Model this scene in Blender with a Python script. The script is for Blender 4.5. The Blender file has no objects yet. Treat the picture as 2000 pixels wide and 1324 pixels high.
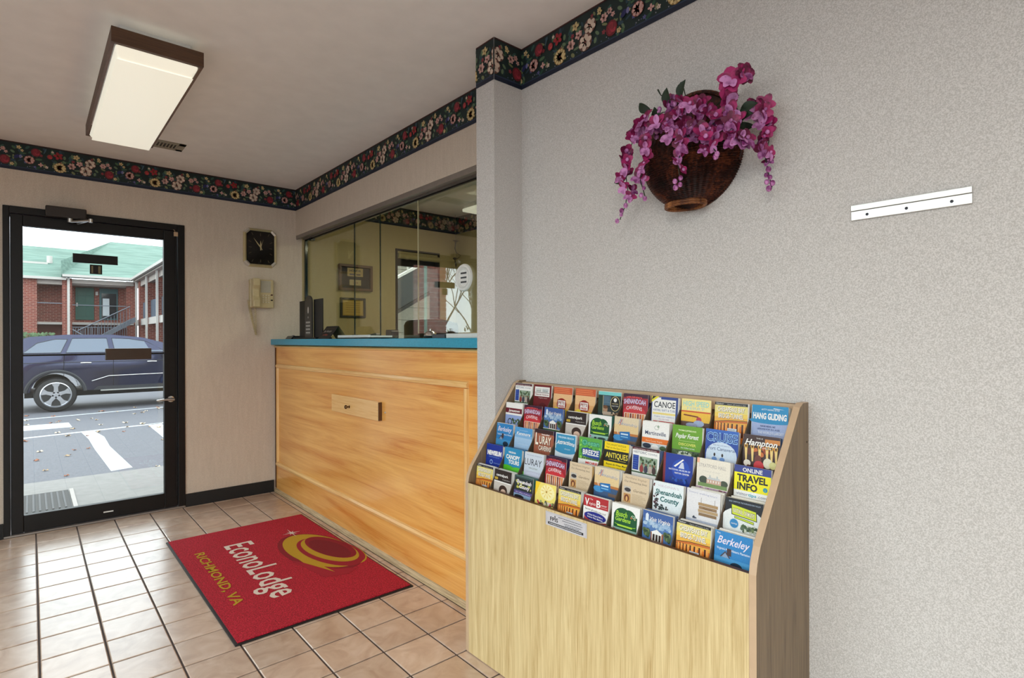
# motel lobby scene, built object by object
EXPOSURE, SKY, LENS, OFFICEW, LOBBYW = 0.42, 3.0, .46, 15, 38
LWY, LWZ, FWX, FWZ = (-1.4, 3.2), (.1, 2.3), (-1.6, -.2), (.1, 2.3)
import bpy, math, random
from mathutils import Vector, Matrix
random.seed(7)
SC = bpy.context.scene
COL = SC.collection

# ------------------------------------------------------------------ camera, sky, exposure
H = 1.24
cam_d = bpy.data.cameras.new('camera'); cam = bpy.data.objects.new('camera', cam_d); COL.objects.link(cam)
_y, _p, _r = 0.716, 5.3e-5, -0.0037424
_f = Vector((math.sin(_y)*math.cos(_p), math.cos(_y)*math.cos(_p), math.sin(_p)))
_R = Vector((math.cos(_y), -math.sin(_y), 0)); _U = _R.cross(_f)
_r2 = _R*math.cos(_r) + _U*math.sin(_r); _u2 = -_R*math.sin(_r) + _U*math.cos(_r)
M = Matrix((_r2, _u2, -_f)).transposed().to_4x4(); M.translation = (0, 0, H)
cam.matrix_world = M
cam_d.sensor_width = 36.0; cam_d.lens = 1081.15/2000*36; cam_d.clip_start = .02; cam_d.clip_end = 500
SC.camera = cam
SC.view_settings.view_transform = 'Standard'; SC.view_settings.look = 'None'
SC.view_settings.gamma = 1; SC.view_settings.use_curve_mapping = False
SC.view_settings.exposure = EXPOSURE
try:
    SC.cycles.use_denoising = True; SC.cycles.max_bounces = 10; SC.cycles.diffuse_bounces = 5
    SC.cycles.glossy_bounces = 5; SC.cycles.transparent_max_bounces = 16; SC.cycles.sample_clamp_indirect = 6
except Exception: pass
w = bpy.data.worlds.new('overcast_sky'); SC.world = w; w.use_nodes = True
nt = w.node_tree; bg = nt.nodes['Background']
tc = nt.nodes.new('ShaderNodeTexCoord'); ns = nt.nodes.new('ShaderNodeTexNoise'); ns.inputs['Scale'].default_value = 2.2
cr = nt.nodes.new('ShaderNodeValToRGB'); cr.color_ramp.elements[0].color = (.82, .88, 1, 1); cr.color_ramp.elements[1].color = (1, 1, 1, 1)
cr.color_ramp.elements[0].position = .35; cr.color_ramp.elements[1].position = .65
nt.links.new(tc.outputs['Generated'], ns.inputs['Vector']); nt.links.new(ns.outputs['Fac'], cr.inputs['Fac'])
nt.links.new(cr.outputs['Color'], bg.inputs['Color']); bg.inputs['Strength'].default_value = SKY

def portal(name, c, sx, sy, rot):
    l = bpy.data.lights.new(name, 'AREA'); l.shape = 'RECTANGLE'; l.size = sx; l.size_y = sy
    l.cycles.is_portal = True
    o = bpy.data.objects.new(name, l); COL.objects.link(o); o.location = c; o.rotation_euler = rot
def lamp(name, c, sx, sy, rot, power, col):
    l = bpy.data.lights.new(name, 'AREA'); l.shape = 'RECTANGLE'; l.size = sx; l.size_y = sy; l.energy = power; l.color = col
    o = bpy.data.objects.new(name, l); COL.objects.link(o); o.location = c; o.rotation_euler = rot
HP = math.pi/2
portal('door_daylight_portal', (.35, 4.93, 1.05), .77, 1.85, (-HP, 0, 0))
portal('left_window_portal', (-1.86, LWY[0]/2+LWY[1]/2, LWZ[0]/2+LWZ[1]/2), LWZ[1]-LWZ[0], LWY[1]-LWY[0], (0, -HP, 0))
portal('front_window_portal', (FWX[0]/2+FWX[1]/2, -1.66, FWZ[0]/2+FWZ[1]/2), FWX[1]-FWX[0], FWZ[1]-FWZ[0], (HP, 0, 0))
portal('office_window_portal', (2.877, 4.9, 1.5), .5, 1.2, (-HP, 0, 0))

# ------------------------------------------------------------------ helpers
def lin(c):
    c = c/255.0
    return c/12.92 if c <= .04045 else ((c+.055)/1.055)**2.4
def L(r, g, b): return (lin(r), lin(g), lin(b), 1)

class NT:
    def __init__(s, name):
        s.m = bpy.data.materials.new(name); s.m.use_nodes = True; s.t = s.m.node_tree
        s.b = s.t.nodes['Principled BSDF']; s.out = s.t.nodes['Material Output']
    def n(s, typ, **k):
        x = s.t.nodes.new('ShaderNode'+typ)
        for a, v in k.items():
            if a[0] == '_': setattr(x, a[1:], v)
            else: x.inputs[a.replace('__', ' ')].default_value = v
        return x
    def l(s, a, b): s.t.links.new(a, b)
    def coords(s, kind='Object', scale=(1, 1, 1)):
        t = s.n('TexCoord'); mp = s.n('Mapping'); mp.inputs['Scale'].default_value = scale
        s.l(t.outputs[kind], mp.inputs['Vector']); return mp.outputs['Vector']
    def ramp(s, fac, stops):
        r = s.n('ValToRGB'); e = r.color_ramp.elements
        while len(e) < len(stops): e.new(.5)
        for i, (p, c) in enumerate(stops): e[i].position = p; e[i].color = c
        s.l(fac, r.inputs['Fac']); return r.outputs['Color']
    def bump(s, h, strength=.2, dist=.01):
        b = s.n('Bump', Strength=strength, Distance=dist); s.l(h, b.inputs['Height']); s.l(b.outputs['Normal'], s.b.inputs['Normal'])

def mat(name, c, rough=.5, metal=0, var=.06, scale=30, bump=0, spec=.5, coat=0, emit=None, bdist=.002):
    k = NT(name); b = k.b
    c0 = tuple(max(0, x*(1-var)) for x in c[:3])+(1,); c1 = tuple(min(1, x*(1+var)) for x in c[:3])+(1,)
    no = k.n('TexNoise', Scale=scale, Detail=4.0); k.l(k.coords(), no.inputs['Vector'])
    k.l(k.ramp(no.outputs['Fac'], [(.3, c0), (.7, c1)]), b.inputs['Base Color'])
    b.inputs['Roughness'].default_value = rough; b.inputs['Metallic'].default_value = metal
    b.inputs['Specular IOR Level'].default_value = spec; b.inputs['Coat Weight'].default_value = coat
    if bump: k.bump(no.outputs['Fac'], bump, bdist)
    if emit:
        b.inputs['Emission Color'].default_value = c; b.inputs['Emission Strength'].default_value = emit
    return k.m

def wood(name, dark, light, axis='Z', rough=.35, fine=1.0, coat=0, mix=.5, wave=2.2):
    k = NT(name); b = k.b
    st = {'Z': (14, 14, .9), 'Y': (14, .9, 14), 'X': (.9, 14, 14)}[axis]
    v = k.coords('Object', st)
    n1 = k.n('TexNoise', Scale=wave*fine, Detail=6.0, Roughness=.62, Distortion=.9); k.l(v, n1.inputs['Vector'])
    st2 = tuple(x*8 if x > 1 else x*1.6 for x in st); v2 = k.coords('Object', st2)
    n2 = k.n('TexNoise', Scale=3*fine, Detail=3.0); k.l(v2, n2.inputs['Vector'])
    mx = k.n('Mix'); mx.inputs['Factor'].default_value = mix
    k.l(n1.outputs['Fac'], mx.inputs[2]); k.l(n2.outputs['Fac'], mx.inputs[3])
    mid = tuple((a+c)/2 for a, c in zip(dark, light))
    k.l(k.ramp(mx.outputs[0], [(.34, dark), (.46, mid), (.62, light)]), b.inputs['Base Color'])
    b.inputs['Roughness'].default_value = rough; b.inputs['Coat Weight'].default_value = coat; b.inputs['Coat Roughness'].default_value = .15
    k.bump(n2.outputs['Fac'], .12, .001)
    return k.m

def glassy(name, tint=(1, 1, 1), boost=1.0):
    k = NT(name); t = k.t
    tr = k.n('BsdfTransparent', Color=(*tint, 1)); gl = k.n('BsdfGlossy', Roughness=.0)
    lw = k.n('LayerWeight', Blend=.5); pw = k.n('Math', _operation='POWER'); pw.inputs[1].default_value = 5.0
    mu = k.n('Math', _operation='MULTIPLY_ADD'); mu.inputs[1].default_value = .96*boost; mu.inputs[2].default_value = .04*boost
    k.l(lw.outputs['Facing'], pw.inputs[0]); k.l(pw.outputs[0], mu.inputs[0])
    mx = k.n('MixShader'); k.l(mu.outputs[0], mx.inputs[0])
    k.l(tr.outputs[0], mx.inputs[1]); k.l(gl.outputs[0], mx.inputs[2]); k.l(mx.outputs[0], k.out.inputs['Surface'])
    t.nodes.remove(k.b); return k.m

WPOS = {}
def wp(o): return WPOS.get(o.name, Vector((0, 0, 0))) if o else Vector((0, 0, 0))

def tag(o, label=None, cat=None, group=None, kind=None):
    for a, v in (('label', label), ('category', cat), ('group', group), ('kind', kind)):
        if v: o[a] = v
    return o
def thing(name, loc, label=None, cat=None, group=None, kind=None, parent=None):
    o = bpy.data.objects.new(name, None); COL.objects.link(o); o.empty_display_size = .05
    loc = Vector(loc)
    o.location = loc - wp(parent)
    if parent: o.parent = parent
    WPOS[o.name] = loc
    return tag(o, label, cat, group, kind)

class MB:
    """collects polygons (world coordinates); build() links them as one mesh object"""
    def __init__(s): s.v = []; s.f = []; s.mi = []; s.c = 0; s.col = None; s.cols = []
    def add(s, vs, fs):
        o = len(s.v); s.v += [tuple(map(float, v)) for v in vs]; s.f += [[i+o for i in f] for f in fs]
        s.mi += [s.c]*len(fs); s.cols += [s.col]*len(fs); return s
    def box(s, x0, x1, y0, y1, z0, z1):
        return s.add([(x0,y0,z0),(x1,y0,z0),(x1,y1,z0),(x0,y1,z0),(x0,y0,z1),(x1,y0,z1),(x1,y1,z1),(x0,y1,z1)],
                     [(0,3,2,1),(4,5,6,7),(0,1,5,4),(1,2,6,5),(2,3,7,6),(3,0,4,7)])
    def prism(s, pts, ax, a, b):
        """pts: outline in the two axes other than ax"""
        n = len(pts)
        def P(p, t): return {'x': (t, p[0], p[1]), 'y': (p[0], t, p[1]), 'z': (p[0], p[1], t)}[ax]
        fs = [tuple(range(n))[::-1], tuple(range(n, 2*n))]+[(i, (i+1) % n, n+(i+1) % n, n+i) for i in range(n)]
        return s.add([P(p, a) for p in pts]+[P(p, b) for p in pts], fs)
    def ring(s, pts, r, n=8, closed=False, cap=True):
        pts = [Vector(p) for p in pts]; rs = r if isinstance(r, (list, tuple)) else [r]*len(pts)
        vs = []; m = len(pts); up = None
        for i, p in enumerate(pts):
            a = pts[(i-1) % m] if (i or closed) else p; b = pts[(i+1) % m] if (i < m-1 or closed) else p
            t = (b-a).normalized() if (b-a).length > 1e-9 else Vector((0, 0, 1))
            if up is None: up = t.orthogonal().normalized()
            up = (up - t*up.dot(t)); up = up.normalized() if up.length > 1e-6 else t.orthogonal().normalized()
            q = t.cross(up)
            for k in range(n):
                an = 2*math.pi*k/n; vs.append(p+(up*math.cos(an)+q*math.sin(an))*rs[i])
        fs = []
        for i in range(m if closed else m-1):
            j = (i+1) % m
            for k in range(n): k2 = (k+1) % n; fs.append((i*n+k, i*n+k2, j*n+k2, j*n+k))
        if cap and not closed: fs += [tuple(range(n))[::-1], tuple(range((m-1)*n, m*n))]
        return s.add(vs, fs)
    def cyl(s, a, b, r, r2=None, n=16): return s.ring([a, b], [r, r if r2 is None else r2], n)
    def lathe(s, c, prof, n=24, ax='z', sx=1, sy=1):
        vs = []; fs = []; m = len(prof)
        for r, z in prof:
            for k in range(n):
                an = 2*math.pi*k/n; a, b = r*math.cos(an)*sx, r*math.sin(an)*sy
                d = {'z': (a, b, z), 'x': (z, a, b), 'y': (a, z, b)}[ax]
                vs.append((c[0]+d[0], c[1]+d[1], c[2]+d[2]))
        for i in range(m-1):
            for k in range(n): k2 = (k+1) % n; fs.append((i*n+k, i*n+k2, (i+1)*n+k2, (i+1)*n+k))
        if prof[0][0] > 1e-6: fs.append(tuple(range(n))[::-1])
        if prof[-1][0] > 1e-6: fs.append(tuple(range((m-1)*n, m*n)))
        return s.add(vs, fs)
    def ball(s, c, r, n=10, sq=(1, 1, 1)):
        vs = []; fs = []; m = max(4, n//2)
        for i in range(m+1):
            th = math.pi*i/m
            for k in range(n):
                an = 2*math.pi*k/n
                vs.append((c[0]+r*sq[0]*math.sin(th)*math.cos(an), c[1]+r*sq[1]*math.sin(th)*math.sin(an), c[2]+r*sq[2]*math.cos(th)))
        for i in range(m):
            for k in range(n): k2 = (k+1) % n; fs.append((i*n+k, (i+1)*n+k, (i+1)*n+k2, i*n+k2))
        return s.add(vs, fs)
    def mesh(s, name, mats, org, smooth=False):
        me = bpy.data.meshes.new(name)
        me.from_pydata([(v[0]-org[0], v[1]-org[1], v[2]-org[2]) for v in s.v], [], s.f)
        for m in (mats if isinstance(mats, (list, tuple)) else [mats]): me.materials.append(m)
        if any(s.mi): me.polygons.foreach_set('material_index', s.mi)
        if smooth: me.polygons.foreach_set('use_smooth', [True]*len(me.polygons))
        if any(c is not None for c in s.cols):
            at = me.color_attributes.new('Col', 'FLOAT_COLOR', 'CORNER'); buf = []
            for f, c in zip(s.f, s.cols): buf += list(c or (1, 1, 1, 1))*len(f)
            at.data.foreach_set('color', buf)
        me.update(); return me
    def build(s, name, mats, parent=None, label=None, cat=None, group=None, kind=None, smooth=False, bevel=0, org=None, seg=2):
        if org is None:
            xs = [v[0] for v in s.v]; ys = [v[1] for v in s.v]; zs = [v[2] for v in s.v]
            org = ((min(xs)+max(xs))/2, (min(ys)+max(ys))/2, min(zs))
        me = s.mesh(name, mats, org, smooth)
        o = bpy.data.objects.new(name, me); COL.objects.link(o)
        o.location = Vector(org)-wp(parent)
        if parent: o.parent = parent
        WPOS[o.name] = Vector(org)
        if smooth:
            try: me.set_sharp_from_angle(angle=math.radians(38))
            except Exception: pass
        if bevel:
            m = o.modifiers.new('bevel', 'BEVEL'); m.width = bevel; m.segments = seg; m.limit_method = 'ANGLE'; m.angle_limit = math.radians(35)
            try: m.harden_normals = False
            except Exception: pass
        return tag(o, label, cat, group, kind)
def box(name, b, m, parent=None, bevel=0, **k):
    return MB().box(*b).build(name, m, parent, bevel=bevel, **k)

# flat print: layers of coloured polygons, text and shapes lying on a sheet (local x right, z up, facing -y)
PRINT = None
_GC = {}
def glyphs(txt, bold=0, shear=0):
    key = (txt, bold, shear)
    if key in _GC: return _GC[key]
    c = bpy.data.curves.new('lettering', 'FONT'); c.body = txt; c.size = 1; c.resolution_u = 2; c.offset = bold; c.shear = shear
    o = bpy.data.objects.new('lettering', c); COL.objects.link(o)
    bpy.context.view_layer.update()
    me = bpy.data.meshes.new_from_object(o.evaluated_get(bpy.context.evaluated_depsgraph_get()))
    vs = [(v.co.x, v.co.y) for v in me.vertices]; fs = [tuple(p.vertices) for p in me.polygons]
    bpy.data.objects.remove(o); bpy.data.curves.remove(c); bpy.data.meshes.remove(me)
    _GC[key] = (vs, fs, min(v[0] for v in vs), max(v[0] for v in vs)) if vs else ([], [], 0, 1)
    return _GC[key]
class Print:
    def __init__(s, step=.00012, clamp=None): s.mb = MB(); s.k = 0; s.step = step; s.cl = clamp
    def _a(s, pts, fs, c):
        if s.cl: x0, x1, z0, z1 = s.cl; pts = [(min(max(x, x0), x1), min(max(z, z0), z1)) for x, z in pts]
        s.mb.col = c; s.mb.add([(x, -s.k*s.step, z) for x, z in pts], fs); s.k += 1; return s
    def flat(s): s.k -= 1; return s
    def poly(s, pts, c): return s._a(pts, [tuple(range(len(pts)))], c)
    def rect(s, x0, z0, x1, z1, c): return s.poly([(x0, z0), (x1, z0), (x1, z1), (x0, z1)], c)
    def ell(s, x, z, rx, rz, c, n=20, rot=0):
        co, si = math.cos(rot), math.sin(rot); P = []
        for i in range(n):
            a = 2*math.pi*i/n; p, q = rx*math.cos(a), rz*math.sin(a); P.append((x+p*co-q*si, z+p*si+q*co))
        return s.poly(P, c)
    def text(s, t, x, z, h, c, w=None, al='c', bold=0, shear=0, rot=0, arch=0):
        vs, fs, a, b = glyphs(t, bold, shear); sz = h/.73; sx = (w/(b-a)) if w else sz; wd = (b-a)*sx
        x0 = {'c': x-wd/2, 'l': x, 'r': x-wd}[al]; co, si = math.cos(rot), math.sin(rot); P = []
        for vx, vz in vs:
            px = (vx-a)*sx; pz = vz*sz
            if arch: u = (px/wd-.5)*2; pz += arch*(1-u*u)
            px += x0-x; P.append((x+px*co-pz*si, z+px*si+pz*co))
        return s._a(P, fs, c)
    def build(s, name, parent, loc, rot=(0, 0, 0), local=True, m=None, kind=None, label=None):
        me = s.mb.mesh(name, m or PRINT, (0, 0, 0)); o = bpy.data.objects.new(name, me); COL.objects.link(o)
        o.location = Vector(loc)-(Vector((0, 0, 0)) if local else wp(parent)); o.rotation_euler = rot
        if parent: o.parent = parent
        return tag(o, label, kind=kind)
def attr_mat(name, rough, coat=0, bump=0):
    k = NT(name); a = k.n('Attribute', _attribute_name='Col'); no = k.n('TexNoise', Scale=260.0, Detail=2.0); k.l(k.coords(), no.inputs['Vector'])
    mx = k.n('Mix', _data_type='RGBA', _blend_type='MULTIPLY'); mx.inputs[0].default_value = .35
    k.l(a.outputs['Color'], mx.inputs[6]); k.l(k.ramp(no.outputs['Fac'], [(.35, (.72, .72, .72, 1)), (.65, (1, 1, 1, 1))]), mx.inputs[7])
    k.l(mx.outputs[2], k.b.inputs['Base Color']); k.b.inputs['Roughness'].default_value = rough; k.b.inputs['Coat Weight'].default_value = coat
    if bump: k.bump(no.outputs['Fac'], bump, .002)
    return k.m
PRINT = attr_mat('printed_paper', .38)
FACE_RIGHT = (0, 0, -HP)          # print on a wall seen from the left (faces -x)
FLOORROT = Matrix(((0, 0, 1), (-1, 0, 0), (0, -1, 0))).to_euler()

# ------------------------------------------------------------------ materials
def wallpaper(name, c, c2, streak=0.0):
    k = NT(name); n1 = k.n('TexNoise', Scale=330.0, Detail=2.0, Roughness=.7); k.l(k.coords('Object'), n1.inputs['Vector'])
    n2 = k.n('TexNoise', Scale=2.0, Detail=2.0); k.l(k.coords('Object'), n2.inputs['Vector'])
    n3 = k.n('TexNoise', Scale=60.0, Detail=2.0); k.l(k.coords('Object', (1, 1, .12)), n3.inputs['Vector'])
    ad = k.n('Math', _operation='ADD'); k.l(n1.outputs['Fac'], ad.inputs[0])
    m3 = k.n('Math', _operation='MULTIPLY_ADD'); m3.inputs[1].default_value = 2*streak; m3.inputs[2].default_value = -streak; k.l(n3.outputs['Fac'], m3.inputs[0])
    k.l(m3.outputs[0], ad.inputs[1])
    k.l(k.ramp(ad.outputs[0], [(.38, c2), (.62, c)]), k.b.inputs['Base Color'])
    k.b.inputs['Roughness'].default_value = .62; k.bump(n1.outputs['Fac'], .25, .002)
    return k.m
WALL = wallpaper('speckled_wallpaper', L(215, 212, 210), L(183, 180, 177))
WALLB = wallpaper('warm_wallpaper', L(216, 202, 187), L(195, 180, 164), .1)
WALLO = wallpaper('office_wallpaper', L(196, 178, 130), L(176, 157, 110), .06)
CEIL = mat('ceiling_paint', L(240, 236, 234), .85, var=.03, scale=9, bump=.05)
BLACKM = mat('bronze_black_metal', L(18, 14, 13), .42, 0, var=.1, spec=.3)
RUBBER = mat('black_rubber', L(18, 18, 20), .6, var=.1)
BLACKP = mat('black_plastic', L(15, 15, 16), .25)
CHROME = mat('chrome', L(210, 210, 210), .12, 1, var=.02)
ALU = mat('brushed_aluminium', L(225, 225, 222), .3, 1, var=.04, scale=80)
GREYM = mat('grey_aluminium', L(150, 142, 136), .4, .6, var=.05)
WHITEP = mat('white_plastic', L(235, 235, 232), .3, var=.02)
PAPER = mat('white_paper', L(232, 231, 226), .6, var=.03, scale=200)
MAPLE = wood('maple_veneer', L(212, 134, 54), L(244, 188, 106), 'Y', .28, .55, coat=.35, mix=.22, wave=1.5)
MAPLE_T = wood('maple_moulding', L(222, 160, 84), L(248, 208, 140), 'Y', .3, 1, coat=.3)
MAPLE_V = wood('maple_moulding_upright', L(222, 160, 84), L(248, 208, 140), 'Z', .3, 1, coat=.3)
MAPLE_L = wood('pale_maple', L(224, 168, 94), L(244, 202, 136), 'Y', .3, 1, coat=.3)
DARKEDGE = mat('walnut_edge', L(92, 58, 30), .5)
QROUND = wood('worn_quarter_round', L(120, 96, 66), L(214, 190, 150), 'Y', .5, 2)
TEAL = mat('teal_laminate', L(44, 150, 182), .3, var=.12, scale=140)
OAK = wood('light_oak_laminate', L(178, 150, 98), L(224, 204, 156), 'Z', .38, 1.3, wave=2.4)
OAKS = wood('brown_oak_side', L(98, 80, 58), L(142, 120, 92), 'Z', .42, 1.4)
OAKE = mat('oak_edge_band', L(196, 168, 138), .4, var=.04)
OAKD = mat('dark_hardboard', L(74, 60, 44), .6, var=.12, scale=40)
GLASS = glassy('clear_glass', (.93, .97, .95), boost=1.0)
GLASSC = glassy('counter_glass', (.93, .95, .90), boost=1.3)
GLASSF = glassy('sliding_glass', (.93, .95, .90), boost=2.6)
GLASSE = mat('green_glass_edge', L(10, 34, 34), .1, var=.02)
# ------------------------------------------------------------------ room shell
YB = 4.71; ZC = 2.502; ZB = 2.325; XR = 1.619; XCW = 1.689; XC = 1.464
def structure(name, boxes, m, label=None):
    q = MB()
    for b in boxes: q.box(*b)
    return q.build(name, m, kind='structure', label=label)
fl = structure('floor', [(-1.82, 3.45, -1.62, 4.86, -.12, -.004)], mat('dark_grout', L(74, 62, 60), .8, bump=.3), 'tiled lobby floor of square tan ceramic tiles with dark grout')
ceiling = structure('ceiling', [(-1.82, 3.45, -1.62, 4.86, ZC, ZC+.1)], CEIL, 'smooth pale grey painted ceiling')
DX0, DX1, DZ = -.13, .867, 2.093
WX0, WX1, WZ0, WZ1 = 2.627, 3.127, .9, 2.109
wall_back = structure('wall_back', [(-1.82, DX0, YB, 4.86, 0, ZC), (DX0, DX1, YB, 4.86, DZ, ZC), (DX1, 1.74, YB, 4.86, 0, ZC)], WALLB, 'lobby end wall holding the glass entrance door')
wall_office_back = structure('wall_office_back', [(1.74, WX0, YB, 4.86, 0, ZC), (WX0, WX1, YB, 4.86, 0, WZ0), (WX0, WX1, YB, 4.86, WZ1, ZC), (WX1, 3.45, YB, 4.86, 0, ZC)], WALLO, 'yellowish office wall with window seen through the counter glass')
wall_right = structure('wall_right', [(XR, 1.75, -1.62, 1.791, 0, ZC)], WALL, 'speckled wall behind the brochure rack')
wall_column = structure('wall_column', [(XC, 1.86, 1.791, 1.913, 0, ZC)], WALL, 'narrow wallpapered column between counter and right wall')
wall_header = structure('wall_header', [(XCW, 1.86, 1.913, YB, 2.115, ZC)], WALLB, 'wall header above the reception glass')
structure('wall_office_right', [(3.33, 3.45, .3, YB, 0, ZC)], WALLO, 'far side wall of the reception office')
structure('wall_office_front', [(1.75, 3.33, .2, .3, 0, ZC)], WALLO)
wl = []
structure('wall_left', [(-1.82, -1.7, -1.62, LWY[0], 0, ZC), (-1.82, -1.7, LWY[1], YB, 0, ZC), (-1.82, -1.7, LWY[0], LWY[1], 0, LWZ[0]), (-1.82, -1.7, LWY[0], LWY[1], LWZ[1], ZC)], WALL)
structure('wall_front', [(-1.7, FWX[0], -1.62, -1.5, 0, ZC), (FWX[1], XR, -1.62, -1.5, 0, ZC), (FWX[0], FWX[1], -1.62, -1.5, 0, FWZ[0]), (FWX[0], FWX[1], -1.62, -1.5, FWZ[1], ZC)], WALL)
def win(name, x0, x1, y0, y1, z0, z1, ax):
    t = thing(name, ((x0+x1)/2, (y0+y1)/2, z0), kind='structure')
    q = MB(); e = .05
    if ax == 'x':
        for a, b in ((y0, y0+e), (y1-e, y1), ((y0+y1)/2-e/2, (y0+y1)/2+e/2)): q.box(x0, x1, a, b, z0, z1)
        q.box(x0, x1, y0, y1, z0, z0+e); q.box(x0, x1, y0, y1, z1-e, z1)
        g = ((x0+x1)/2-.004, (x0+x1)/2+.004, y0+e, y1-e, z0+e, z1-e)
    else:
        for a, b in ((x0, x0+e), (x1-e, x1), ((x0+x1)/2-e/2, (x0+x1)/2+e/2)): q.box(a, b, y0, y1, z0, z1)
        q.box(x0, x1, y0, y1, z0, z0+e); q.box(x0, x1, y0, y1, z1-e, z1)
        g = (x0+e, x1-e, (y0+y1)/2-.004, (y0+y1)/2+.004, z0+e, z1-e)
    q.build('window_frame', BLACKM, t); box('window_pane', g, GLASS, t)
    return t
win('window_1', -1.79, -1.73, LWY[0], LWY[1], LWZ[0], LWZ[1], 'x')
win('window_2', FWX[0], FWX[1], -1.59, -1.53, FWZ[0], FWZ[1], 'y')

# floor tiles
TILE = None
def tile_mat():
    k = NT('tan_ceramic_tile'); oi = k.n('ObjectInfo'); n = k.n('TexNoise', Scale=9.0, Detail=5.0, Distortion=1.2)
    ge = k.n('NewGeometry'); k.l(ge.outputs['Position'], n.inputs['Vector'])
    c = k.ramp(n.outputs['Fac'], [(.3, L(186, 158, 140)), (.52, L(206, 182, 164)), (.7, L(218, 198, 184))])
    hs = k.n('HueSaturation'); mr = k.n('MapRange'); mr.inputs[3].default_value = .9; mr.inputs[4].default_value = 1.06
    k.l(oi.outputs['Random'], mr.inputs[0]); k.l(mr.outputs[0], hs.inputs['Value']); k.l(c, hs.inputs['Color'])
    k.l(hs.outputs['Color'], k.b.inputs['Base Color']); k.b.inputs['Roughness'].default_value = .3; k.b.inputs['Specular IOR Level'].default_value = .7; k.b.inputs['Coat Weight'].default_value = .7; k.b.inputs['Coat IOR'].default_value = 1.65; k.b.inputs['Coat Roughness'].default_value = .24
    n2 = k.n('TexNoise', Scale=25.0, Detail=3.0); k.l(ge.outputs['Position'], n2.inputs['Vector']); k.bump(n2.outputs['Fac'], .04, .003)
    return k.m
TILE = tile_mat()
S = .2064; X0 = .0234; Y0 = 2.8212; g = .0035
_tm = {}
def tile_mesh(w, d):
    key = (round(w, 3), round(d, 3))
    if key not in _tm:
        q = MB(); b = min(.003, w/4, d/4); a, c = w/2, d/2
        q.add([(-a, -c, -.004), (a, -c, -.004), (a, c, -.004), (-a, c, -.004), (-a, -c, -.0015), (a, -c, -.0015), (a, c, -.0015), (-a, c, -.0015),
               (-a+b, -c+b, 0), (a-b, -c+b, 0), (a-b, c-b, 0), (-a+b, c-b, 0)],
              [(0,1,5,4),(1,2,6,5),(2,3,7,6),(3,0,4,7),(4,5,9,8),(5,6,10,9),(6,7,11,10),(7,4,8,11),(8,9,10,11)])
        _tm[key] = q.mesh('tile', TILE, (0, 0, 0))
    return _tm[key]
far_tiles = MB()
for i in range(-9, 9):
    for j in range(-22, 10):
        x0, x1, y0, y1 = X0+i*S+g, X0+(i+1)*S-g, Y0+j*S+g, Y0+(j+1)*S-g
        x0 = max(x0, -1.7); y0 = max(y0, -1.5); y1 = min(y1, YB+.1 if (x0 < DX1 and x1 > DX0) else YB)
        lim = 1.50 if y0 > 1.9 else (1.46 if y1 > 1.79 else XR)
        x1 = min(x1, lim)
        if x1-x0 < .012 or y1-y0 < .01: continue
        if i >= -4 and j >= -8:
            o = bpy.data.objects.new('tile', tile_mesh(x1-x0, y1-y0)); COL.objects.link(o)
            o.location = Vector(((x0+x1)/2, (y0+y1)/2, 0))-wp(fl); o.parent = fl
        else: far_tiles.box(x0, x1, y0, y1, -.004, 0)
far_tiles.build('floor_tiles', TILE, fl, kind='stuff')
box('baseboard_back', (DX1+.002, 1.50, YB-.014, YB, 0, .095), RUBBER, kind='structure', label='black rubber baseboard beside the entrance door')
box('baseboard_left', (-1.7, DX0-.002, YB-.014, YB, 0, .095), RUBBER, kind='structure')
box('baseboard_right', (XR-.012, XR, -1.5, .612, 0, .095), RUBBER, kind='structure')

# floral wallpaper border (flat print)
BORDER = attr_mat('border_paper', .6)
HB = ZC-ZB
def flower(P, x, z, r, n, cp, cc, rot=0, pw=.55, dark=None):
    if dark: P.ell(x, z, r*1.08, r*1.08, dark, 12)
    for i in range(n):
        a = rot+2*math.pi*i/n; f = random.uniform(.82, 1.12)
        c = tuple(min(1, v*f) for v in cp[:3])+(1,)
        P.ell(x+math.cos(a)*r*.55, z+math.sin(a)*r*.55, r*.5, r*pw*.62, c, 9, a)
        if i: P.flat()
    P.ell(x, z, r*.24, r*.24, cc, 8)
def rose(P, x, z, r, c):
    P.ell(x, z, r, r*1.1, tuple(v*.55 for v in c[:3])+(1,), 12)
    for i in range(7):
        a = 1.3*i+.4; f = (1.0, 1.5, .75)[i % 3]
        P.ell(x+math.cos(a)*r*.35, z+math.sin(a)*r*.35, r*.5, r*.42, tuple(min(1, v*f) for v in c[:3])+(1,), 9, a)
        P.ell(x+math.cos(a)*r*.3, z+math.sin(a)*r*.3, r*.34, r*.26, tuple(min(1, v*f*.8) for v in c[:3])+(1,), 8, a)
CR, PK, RD, YL = L(226, 204, 186), L(214, 168, 160), L(150, 44, 58), L(218, 194, 140)
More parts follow.
